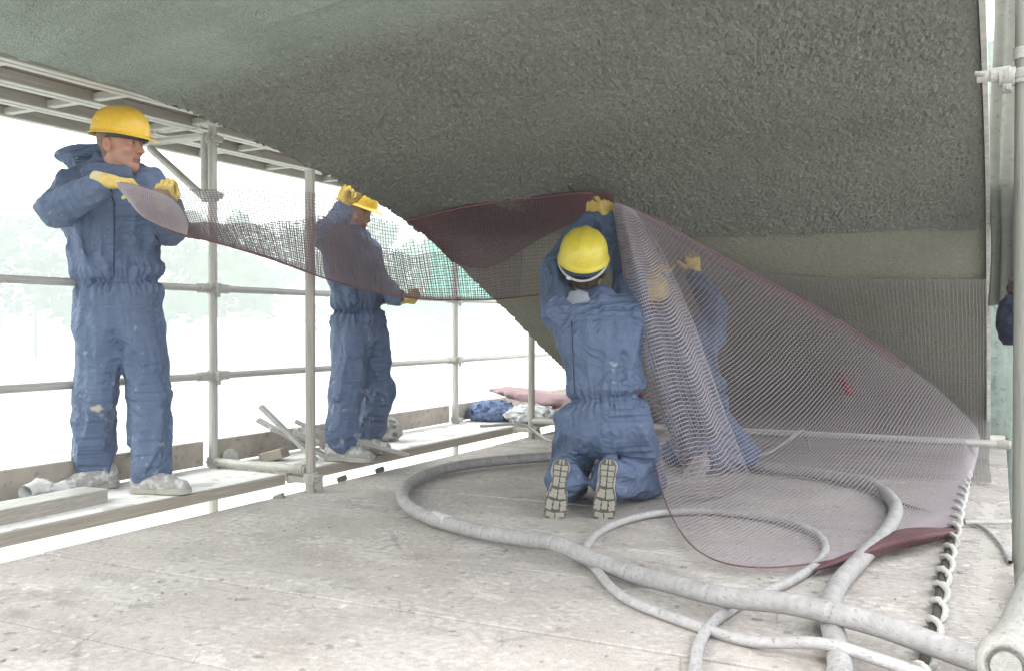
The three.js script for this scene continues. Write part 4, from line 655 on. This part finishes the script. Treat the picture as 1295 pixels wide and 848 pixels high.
{ // the worker behind the inner post
  const J = { lhip: at(466, 425, 5.60), rhip: at(443, 427, 5.44), waist: at(453, 391, 5.52), chest: at(448, 338, 5.50), neck: at(446, 300, 5.50), head: at(450, 267, 5.50), lsh: at(462, 318, 5.64), rsh: at(430, 318, 5.36), lel: at(478, 362, 5.66), lwr: at(503, 378, 5.46), rel: at(412, 296, 5.12), rwr: at(433, 268, 5.24), lknee: at(479, 492, 5.62), lank: at(466, 548, 5.76), rknee: at(437, 496, 5.36), rank: at(432, 555, 5.36) };
  person('person', { J, base: V(-3.36, PT, -4.55), scale: 0.93, headScale: 0.93, label: 'person with lowered head in blue coveralls and yellow hard hat behind the inner post', look: toward(0.86, 0.45, -0.30), hatUp: toward(0.30, 0.1, 1), hatM: hatYellow([0.80, 0.52, 0.04]), hair: 'crop', hairColor: [0.12, 0.07, 0.05], seed: 21, dirtY: 0.4, floorY: PT,
    hood: slab(at(428, 300, 5.56), at(440, 292, 5.6), V(0, 1, 0), 0.05, 0.05, 0.05, 0.05), collar: [cone(at(440, 300, 5.42), at(452, 302, 5.42), 0.04, 0.035)],
    hand: { l: { curl: grip, thumb: gripThumb, dir: toward(0.9, 0.2, -0.1), palm: toward(0, -0.2, 1) }, r: { curl: [0.9, 0.95, 1, 1], thumb: gripThumb, at: at(435, 260, 5.24), dir: toward(0.35, 0.1, 0.9), palm: toward(0.8, 0.3, -0.2) } },
    foot: { l: { at: V(at(456, 566, 5.72).x, PT + 0.003, at(456, 566, 5.72).z), toe: toward(0.95, 0.28) }, r: { at: V(at(428, 578, 5.36).x, PT + 0.003, at(428, 578, 5.36).z), toe: toward(0.97, 0.22) } } });
}
{ // the kneeling worker seen from behind
  const J = { lhip: at(738, 535, 4.36), rhip: at(794, 537, 4.38), waist: at(766, 503, 4.36), chest: at(757, 425, 4.40), neck: at(750, 386, 4.42), head: at(740, 335, 4.46), lsh: at(710, 397, 4.43), rsh: at(800, 402, 4.42), lel: at(704, 342, 4.70), lwr: at(745, 280, 4.92), rel: at(793, 336, 4.72), rwr: at(770, 284, 4.90), lknee: at(716, 610, 4.66), lank: at(716, 606, 4.30), rknee: at(815, 608, 4.66), rank: at(772, 604, 4.30) };
  person('person', { J, base: V(-1.65, 0, -4.1), label: 'person kneeling with back to the camera, blue coveralls, lemon hard hat, both shoe soles showing', look: toward(0.30, -0.80, 0.40), hatLook: toward(0.16, -0.80, 0.50), up: V(0, 1, 0), hatUp: toward(0.03, 0.5, 1), hatM: hatYellow([0.66, 0.54, 0.055]), hair: 'long', hairColor: [0.035, 0.024, 0.018], seed: 41, dirtY: -0.3, floorY: 0, cell: 0.007, hipW: 0.88, torsoW: 0.90,
    collar: [cone(at(718, 395, 4.38), at(748, 399, 4.33), 0.032, 0.032), cone(at(748, 399, 4.33), at(784, 388, 4.38), 0.032, 0.03)],
    hand: { l: { curl: [0.7, 0.75, 0.8, 0.85], thumb: gripThumb, at: at(748, 276, 4.93), dir: toward(0.25, -0.25, 1), palm: toward(0.5, -0.9, 0) }, r: { curl: [0.6, 0.65, 0.7, 0.75], thumb: gripThumb, at: at(769, 278, 4.90), dir: toward(-0.1, -0.2, 1), palm: toward(-0.4, -0.9, 0) } },
    foot: { l: { at: at(708, 604, 4.20).add(V(0, 0, 0)), toe: toward(-0.14, 0.10, -1), up: toward(0.06, -1, -0.1), tread: true }, r: { at: at(768, 604, 4.18), toe: toward(-0.10, 0.08, -1), up: toward(0.12, -1, -0.08), tread: true } },
    hatParts: (hat) => { const b = new THREE.TorusGeometry(0.102, 0.010, 10, 48, Math.PI * 1.25); b.rotateZ(Math.PI * 0.875 + Math.PI * 0); b.rotateX(Math.PI / 2); b.scale(1, 2.6, 1.22); const nb = b.clone(); nb.rotateX(0.25); nb.translate(0, -0.058, -0.004); mesh('nape_band', nb, navyM, hat);
      const wpts = []; for (let i = 0; i <= 20; i++) { const a = lerp(-1.35, 1.35, i / 20); wpts.push(V(Math.sin(a) * 0.114, -0.026 - 0.040 * Math.cos(a) ** 1.5, -Math.cos(a) * 0.141)); } const w = new THREE.TubeGeometry(new THREE.CatmullRomCurve3(wpts), 50, 0.006, 6); mesh('white_strap', w, M.white, hat); mesh('buckle', rbox(0.022, 0.018, 0.006, 0.052, -0.062, -0.129, 0.002, -0.4), std(0.55, 0.58, 0.66, 0.5), hat); },
    more: (g, fx, cf) => { fx(mesh('hood_lining', planarUV(cloth(0.052, 0.036, 0.036, 12, 0.006, 16, 0.35)), liningM, g).translateX(0)); const hl = g.children[g.children.length - 1]; hl.position.add(at(731, 377, 4.345)); const pts = []; for (let i = 0; i <= 12; i++) pts.push(at(lerp(724, 728, i / 12), lerp(405, 495, i / 12), 4.40)); seam(g, fx, cf, pts, toward(-0.1, 1), 0.0022, seamM, 'back_seam'); } });
}
for (const [u, v, d, c, r, lab] of [[40, 624, 4.02, 0, 0.4, 'dusty white work glove lying on the metal channel at the left picture edge'], [62, 615, 4.1, 0.25, 1.1, 'dusty white work glove standing up against the toe board near the left edge']]) {
  const g = handG([0.55 + c, 0.6 + c, 0.55, 0.6], [0.6, 0.8, -0.2, 0.3, 0.9, -0.2], 0.10, 1, 0.0045); paint(g, (x, y, z) => { const n = 0.55 + 0.12 * fbm(x * 40, y * 40, z * 40, 3); return [n, n, n * 0.98]; });
  const m = mesh('work_glove', g, gloveM), p = at(u, v, d); m.position.set(p.x, PT + (c ? 0.05 : 0.075), p.z); m.scale.setScalar(0.82); m.rotation.set(c ? -0.7 : -1.45, r, c ? -0.9 : 0.3); tag(m, lab, 'glove');
}
{ // the worker kneeling behind the net
  const J = { lhip: at(868, 535, 5.72), rhip: at(902, 535, 5.58), waist: at(882, 503, 5.62), chest: at(862, 440, 5.66), neck: at(838, 406, 5.70), head: at(823, 380, 5.75), lsh: at(828, 428, 5.76), rsh: at(896, 428, 5.58), lel: at(822, 400, 5.9), lwr: at(836, 358, 6.0), rel: at(903, 392, 5.74), rwr: at(881, 350, 5.94), lknee: at(905, 574, 5.86), lank: at(856, 572, 5.76), rknee: at(938, 573, 5.52), rank: at(894, 574, 5.40) };
  person('person', { J, base: V(-1.5, 0, -5.6), scale: 0.97, label: 'person kneeling behind the hanging net, one yellow gloved hand pressed flat on the wall', look: toward(0.35, -0.9, 0.25), hatUp: toward(0, 0, 1), hatM: hatYellow([0.62, 0.46, 0.06]), hair: 'long', seed: 61, dirtY: -0.3, floorY: 0,
    hand: { r: { curl: [0.12, 0.08, 0.1, 0.14], thumb: [0.8, 0.6, -0.1, 0.6, 0.8, -0.1], spread: 0.14, at: at(879, 344, 5.96), dir: toward(-0.15, -0.25, 1), palm: toward(0.1, -1, 0.1) }, l: { curl: [0.2, 0.2, 0.2, 0.2], thumb: [0.8, 0.6, -0.1, 0.6, 0.8, -0.1], spread: 0.1, at: at(836, 352, 6.02), dir: toward(0, -0.25, 1), palm: toward(0.1, -1, 0.1) } },
    foot: { l: { at: at(846, 572, 5.78), toe: toward(-0.6, 0.2, -0.7), up: toward(0.8, -0.2, -0.7) }, r: { at: at(886, 574, 5.34), toe: toward(-0.5, 0.5, -0.7), up: toward(0.7, -0.5, -0.6) } } });
}
// ================================================================ the reinforcing net
const netM = { lit: std(0.36, 0.312, 0.342, 0.55), shaded: std(0.15, 0.065, 0.075, 0.6), mid: std(0.20, 0.145, 0.16, 0.6), wall: std(0.29, 0.265, 0.255, 0.6) };  // one mauve net: lit and shaded looks put into separate strand colours
function patch(rows) { // bicubic Catmull-Rom through a grid of points
  const cr = (a, b, c, d, t) => { const t2 = t * t, t3 = t2 * t; return 0.5 * (2 * b + (c - a) * t + (2 * a - 5 * b + 4 * c - d) * t2 + (3 * b - a - 3 * c + d) * t3); };
  const n = rows.length, m = rows[0].length, g = (i, j) => rows[clamp(i, 0, n - 1)][clamp(j, 0, m - 1)];
  return (u, v) => { const U = clamp(u) * (n - 1), W = clamp(v) * (m - 1), i = Math.min(n - 2, U | 0), j = Math.min(m - 2, W | 0), a = U - i, b = W - j, r = []; for (const ax of ['x', 'y', 'z']) { const q = []; for (let k = -1; k < 3; k++) q.push(cr(g(i + k, j - 1)[ax], g(i + k, j)[ax], g(i + k, j + 1)[ax], g(i + k, j + 2)[ax], b)); r.push(cr(q[0], q[1], q[2], q[3], a)); } return V(...r); };
}
// strands along both directions of a sheet S(u, v); pitch in metres, w = half widths of the two families
function netGeo(S, pitch, wu, wv, step = 0.035, wob = 0.003) {
  const pos = [], nor = [], idx = [];
  const T = (n0) => { // arc-length along u at several v, averaged, and along v
    let Lu = 0, Lv = 0; for (let k = 0; k <= 6; k++) { let a = S(0, k / 6), b = S(k / 6, 0); for (let i = 1; i <= 40; i++) { const c = S(i / 40, k / 6), d = S(k / 6, i / 40); Lu = Math.max(Lu, 0) + c.distanceTo(a) / 7; Lv += d.distanceTo(b) / 7; a = c; b = d; } } return [Lu, Lv]; };
  const [Lu, Lv] = T(); 
  const wobble = p => { p.x += wob * N3(p.x * 9, p.y * 9, p.z * 9); p.y += wob * N3(p.x * 9 + 5, p.y * 9, p.z * 9 + 3); p.z += wob * N3(p.x * 9, p.y * 9 + 7, p.z * 9); return p; };
  const strand = (f, L, w, off) => {
    const n = Math.max(6, Math.ceil(L / step)), base = pos.length / 3;
    for (let i = 0; i <= n; i++) { const t = i / n, p = f(t), d = f(Math.min(1, t + 0.004)).sub(f(Math.max(0, t - 0.004))).normalize(); wobble(p); const e1 = d.clone().cross(V(0.31, 0.2, 0.93)).normalize(), e2 = d.clone().cross(e1);
      for (let k = 0; k < 3; k++) { const a = k * 2.0944 + off, nx = e1.clone().multiplyScalar(Math.cos(a)).addScaledVector(e2, Math.sin(a)); pos.push(p.x + nx.x * w, p.y + nx.y * w, p.z + nx.z * w); nor.push(nx.x, nx.y, nx.z); } }
    for (let i = 0; i < n; i++) for (let k = 0; k < 3; k++) { const a = base + i * 3 + k, b = base + i * 3 + (k + 1) % 3; idx.push(a, b, b + 3, a, b + 3, a + 3); }
  };
  const nu = Math.round(Lu / pitch), nv = Math.round(Lv / pitch);
  for (let i = 0; i <= nu; i++) strand(t => S(i / nu, t), Lv, wv, 0);
  for (let i = 0; i <= nv; i++) strand(t => S(t, i / nv), Lu, wu, 1);
  const g = new THREE.BufferGeometry(); g.setAttribute('position', new THREE.Float32BufferAttribute(pos, 3)); g.setAttribute('normal', new THREE.Float32BufferAttribute(nor, 3)); g.setIndex(idx); return g;
}
{
  const t = thing('reinforcing_net', 'large mauve fibre net held up by the workers and draped over the floor', 'net', V(-1.7, 0, -4.7));
  const add = (name, g, mat) => { g.translate(1.7, 0, 4.7); const m = mesh(name, g, mat, t); m.userData.kind = 'stuff'; return m; };
  const A = rows => rows.map(r => r.map(p => at(...p)));
  const under = (u, v, o = 0.03) => at(u, v, shellHit(u, v) - o);
  // the sheet from the left worker across to the kneeling worker
  const L = A([
    [[152, 230, 3.96], [160, 246, 3.95], [170, 262, 3.95], [184, 276, 3.97]],
    [[205, 240, 4.06], [211, 258, 4.04], [216, 278, 4.03], [223, 296, 4.03]],
    [[236, 240, 4.26], [244, 262, 4.24], [252, 284, 4.22], [262, 304, 4.22]],
    [[318, 240, 4.5], [323, 268, 4.47], [330, 298, 4.45], [338, 326, 4.45]],
    [[405, 246, 4.66], [405, 282, 4.64], [406, 318, 4.62], [408, 351, 4.62]],
    [[450, 264, 5.05], [450, 300, 4.98], [452, 335, 4.94], [456, 365, 4.90]],
    [[508, 276, 5.30], [512, 312, 5.18], [518, 347, 5.08], [524, 377, 5.02]],
  ]);
  const e = [[600, 258], [690, 247], [775, 250]].map(([u, v], i) => i < 2 ? under(u, v, 0.05) : at(u, v, 4.97));
  L.push([e[0], e[0].clone().lerp(at(610, 379, 5.25), 0.33), e[0].clone().lerp(at(610, 379, 5.25), 0.66), at(610, 379, 5.25)]);
  L.push([e[1], e[1].clone().lerp(at(672, 374, 5.5), 0.33), e[1].clone().lerp(at(672, 374, 5.5), 0.66), at(672, 374, 5.5)]);
  L.push([e[2], at(766, 290, 5.2), at(750, 330, 5.45), at(730, 366, 5.7)]);
  add('left_sheet', netGeo(patch(L), 0.0165, 0.0013, 0.0016), netM.mid);
  { const SL = patch(L), Ur = u => lerp(0.06, 0.86, u), band = (u, v) => { const U = Ur(u), p = SL(U, lerp(0.50 + 0.12 * Math.sin(u * 9) + 0.10 * N3(u * 14, 2, 2) - 0.14 * sm(0.35, 0.55, u), 1, v)); return p.addScaledVector(F_, 0.015 * Math.sin(Math.PI * v)); };
    add('lower_fold', netGeo(band, 0.0105, 0.0017, 0.0019), netM.mid); }
  { const lf = A([[[148, 231, 3.96], [152, 240, 3.95], [162, 250, 3.95]], [[172, 236, 3.96], [172, 256, 3.92], [178, 272, 3.94]], [[198, 244, 4.0], [200, 266, 3.96], [204, 286, 3.99]], [[222, 256, 4.02], [225, 276, 3.99], [226, 294, 4.01]], [[236, 276, 4.04], [238, 286, 4.03], [236, 297, 4.03]]]);
    add('gathered_end', netGeo(patch(lf), 0.0068, 0.0022, 0.0026), netM.lit); }
  // its doubled selvedge along the soffit, in the strand colour darkened for shade
  const dbl = [[at(514, 279, 5.27), at(532, 292, 5.24), at(552, 310, 5.22), at(572, 331, 5.2)], [under(600, 260, 0.07), under(606, 278, 0.09), under(610, 305, 0.12), under(620, 338, 0.16)], [under(690, 249, 0.07), under(690, 262, 0.09), under(690, 280, 0.12), under(690, 298, 0.15)], [at(745, 244, 4.97), at(750, 252, 4.95), at(752, 262, 4.95), at(752, 272, 4.95)], [at(776, 249, 4.95), at(776, 255, 4.94), at(776, 260, 4.94), at(777, 266, 4.94)]];
  add('doubled_edge', netGeo(patch(dbl), 0.009, 0.0022, 0.0026), netM.shaded);
  const hem = (pts, r, mat = netM.shaded) => add('hem', new THREE.TubeGeometry(new THREE.CatmullRomCurve3(pts), 120, r, 6), mat);
  hem([L[0][3], L[1][3], L[2][3], L[3][3], L[4][3], L[5][3], L[6][3], L[7][3], L[8][3], L[9][3]], 0.004);
  hem(dbl.map(r => r[0]), 0.008);
  // the sheet on the wall and over the floor at the back
  const wallRow = (x, ys) => ys.map(y => { const s = shellS(x, y), n = shellN(x, s), p = shellP(x, s); return p.addScaledVector(n, 0.035); });
  const W = [];
  for (const [x, top] of [[-1.95, 1.50], [-1.7, 1.42], [-1.4, 1.22], [-1.0, 1.17], [-0.5, 1.16], [-0.05, 1.16]]) { const r = wallRow(Math.min(x, XR), [top, top * 0.72, top * 0.42, 0.18]); r.forEach(p => p.x = x); const zb = r[3].z; r.push(V(x, 0.03, zb + 0.35), V(x, 0.02, zb + 1.0), V(x + 0.02, 0.018, Math.max(zb + 1.7, -5.6))); W.push(r); }
  add('wall_sheet', netGeo(patch(W), 0.021, 0.0021, 0.0021), netM.wall);
  // the part draped from the kneeling worker's hands over the floor towards the camera
  // strands run from the upper fold edge down to the left edge and the hem; three points each: fold, middle, end
  const D = A([
    [[779, 256, 4.88], [778, 258, 4.86], [778, 262, 4.84]],
    [[806, 266, 4.94], [795, 285, 4.80], [783, 305, 4.66]],
    [[850, 288, 5.04], [822, 330, 4.72], [790, 365, 4.52]],
    [[930, 335, 5.26], [868, 400, 4.72], [800, 435, 4.45]],
    [[1000, 371, 5.45], [915, 452, 4.90], [815, 512, 4.43]],
    [[1060, 405, 5.6], [958, 508, 5.02], [830, 590, 4.43]],
    [[1110, 437, 5.7], [1005, 560, 5.05], [848, 655, 4.14]],
    [[1150, 465, 5.75], [1050, 592, 4.85], [886, 708, 3.42]],
    [[1195, 500, 6.05], [1115, 622, 4.6], [958, 728, 3.20]],
    [[1232, 536, 6.3], [1165, 645, 4.25], [1062, 717, 3.32]],
    [[1240, 556, 6.4], [1205, 640, 4.42], [1138, 693, 3.60]],
    [[1236, 588, 5.72], [1224, 628, 4.68], [1213, 672, 3.90]],
  ]);
  for (const r of D) for (const p of r) p.y = Math.max(p.y, 0.03);
  const SD = patch(D); const SD2 = (u, v) => { const p = SD(u, v), w = sm(0.0, 0.10, v) * sm(1.02, 0.9, v) * sm(0.05, 0.2, u) * sm(0.85, 0.6, u); const amp = 0.045 * Math.exp(-((v - 0.62) ** 2) / 0.012) + 0.022 * Math.exp(-((v - 0.86) ** 2) / 0.008) + 0.012 * Math.sin(v * 14 + u * 5); p.addScaledVector(F_, -amp * w); p.y += 0.006 * N3(u * 9, v * 7, 3) * w; if (p.y < 0.02) p.y = 0.02 + 0.006 * Math.max(0, N3(u * 12, v * 9, 1)); return p; };
  add('draped_sheet', netGeo(SD2, 0.0215, 0.0008, 0.0020), netM.lit);
  // a bunched ridge that falls from the hands, standing proud of the sheet
  { const rp = A([[[775, 262, 4.80], [787, 261, 4.74], [802, 268, 4.86]], [[783, 310, 4.62], [804, 308, 4.48], [826, 300, 4.80]], [[790, 360, 4.50], [822, 356, 4.36], [850, 345, 4.70]], [[800, 420, 4.42], [846, 416, 4.28], [872, 395, 4.66]], [[818, 490, 4.40], [872, 484, 4.26], [896, 462, 4.68]], [[848, 560, 4.44], [898, 552, 4.40], [920, 528, 4.78]], [[885, 630, 4.50], [922, 622, 4.66], [948, 598, 4.92]]]);
    const SR = patch(rp), SR2 = (u, v) => { const p = SR(u, v), w = sm(0, 0.08, v) * sm(1, 0.92, v) * sm(0, 0.15, u) * sm(1, 0.7, u); return p.addScaledVector(F_, 0.035 * w * Math.sin(v * 15 + u * 3)).add(V(0, 0.008 * w * Math.sin(v * 15 + u * 3 + 1), 0)); };
    add('bunched_fold', netGeo(SR2, 0.0205, 0.0011, 0.0034), netM.lit); }
  hem(Array.from({ length: 40 }, (_, i) => SD2(i / 39, 1)), 0.0028);
  hem(Array.from({ length: 40 }, (_, i) => SD2(i / 39 * 0.63, 0)), 0.005);
  hem(Array.from({ length: 40 }, (_, i) => SD2(0, i / 39)), 0.003, netM.lit);
  // the fold turned under along the lower edge on the right, and along the upper diagonal edge
  const fl = (u, v, y) => { const d = (EYE - y) * F / (v - CY); return at(u, v, d); };
  const bf = [[[1030, 721, .03], [1034, 718, .035], [1040, 714, .03]], [[1080, 712, .03], [1085, 702, .06], [1088, 694, .04]], [[1130, 697, .03], [1132, 684, .07], [1132, 672, .05]], [[1172, 688, .03], [1172, 677, .07], [1168, 667, .05]], [[1212, 673, .03], [1210, 671, .04], [1204, 668, .03]]].map(r => r.map(p => fl(...p)));
  add('turned_fold', netGeo(patch(bf), 0.0125, 0.0018, 0.0026), netM.shaded);
  const df = []; for (let i = 0; i <= 9; i++) { const u = 0.08 + 0.55 * i / 9, p = SD2(u, 0), q = SD2(u, 0.14), w = 0.85 * (1 - i / 11); df.push([p.clone(), p.clone().lerp(q, 0.5 * w).addScaledVector(F_, 0.02), p.clone().lerp(q, w).addScaledVector(F_, 0.03)]); }
  add('turned_fold', netGeo(patch(df), 0.008, 0.0018, 0.0018), netM.shaded);
}
renderer.render(scene, camera);
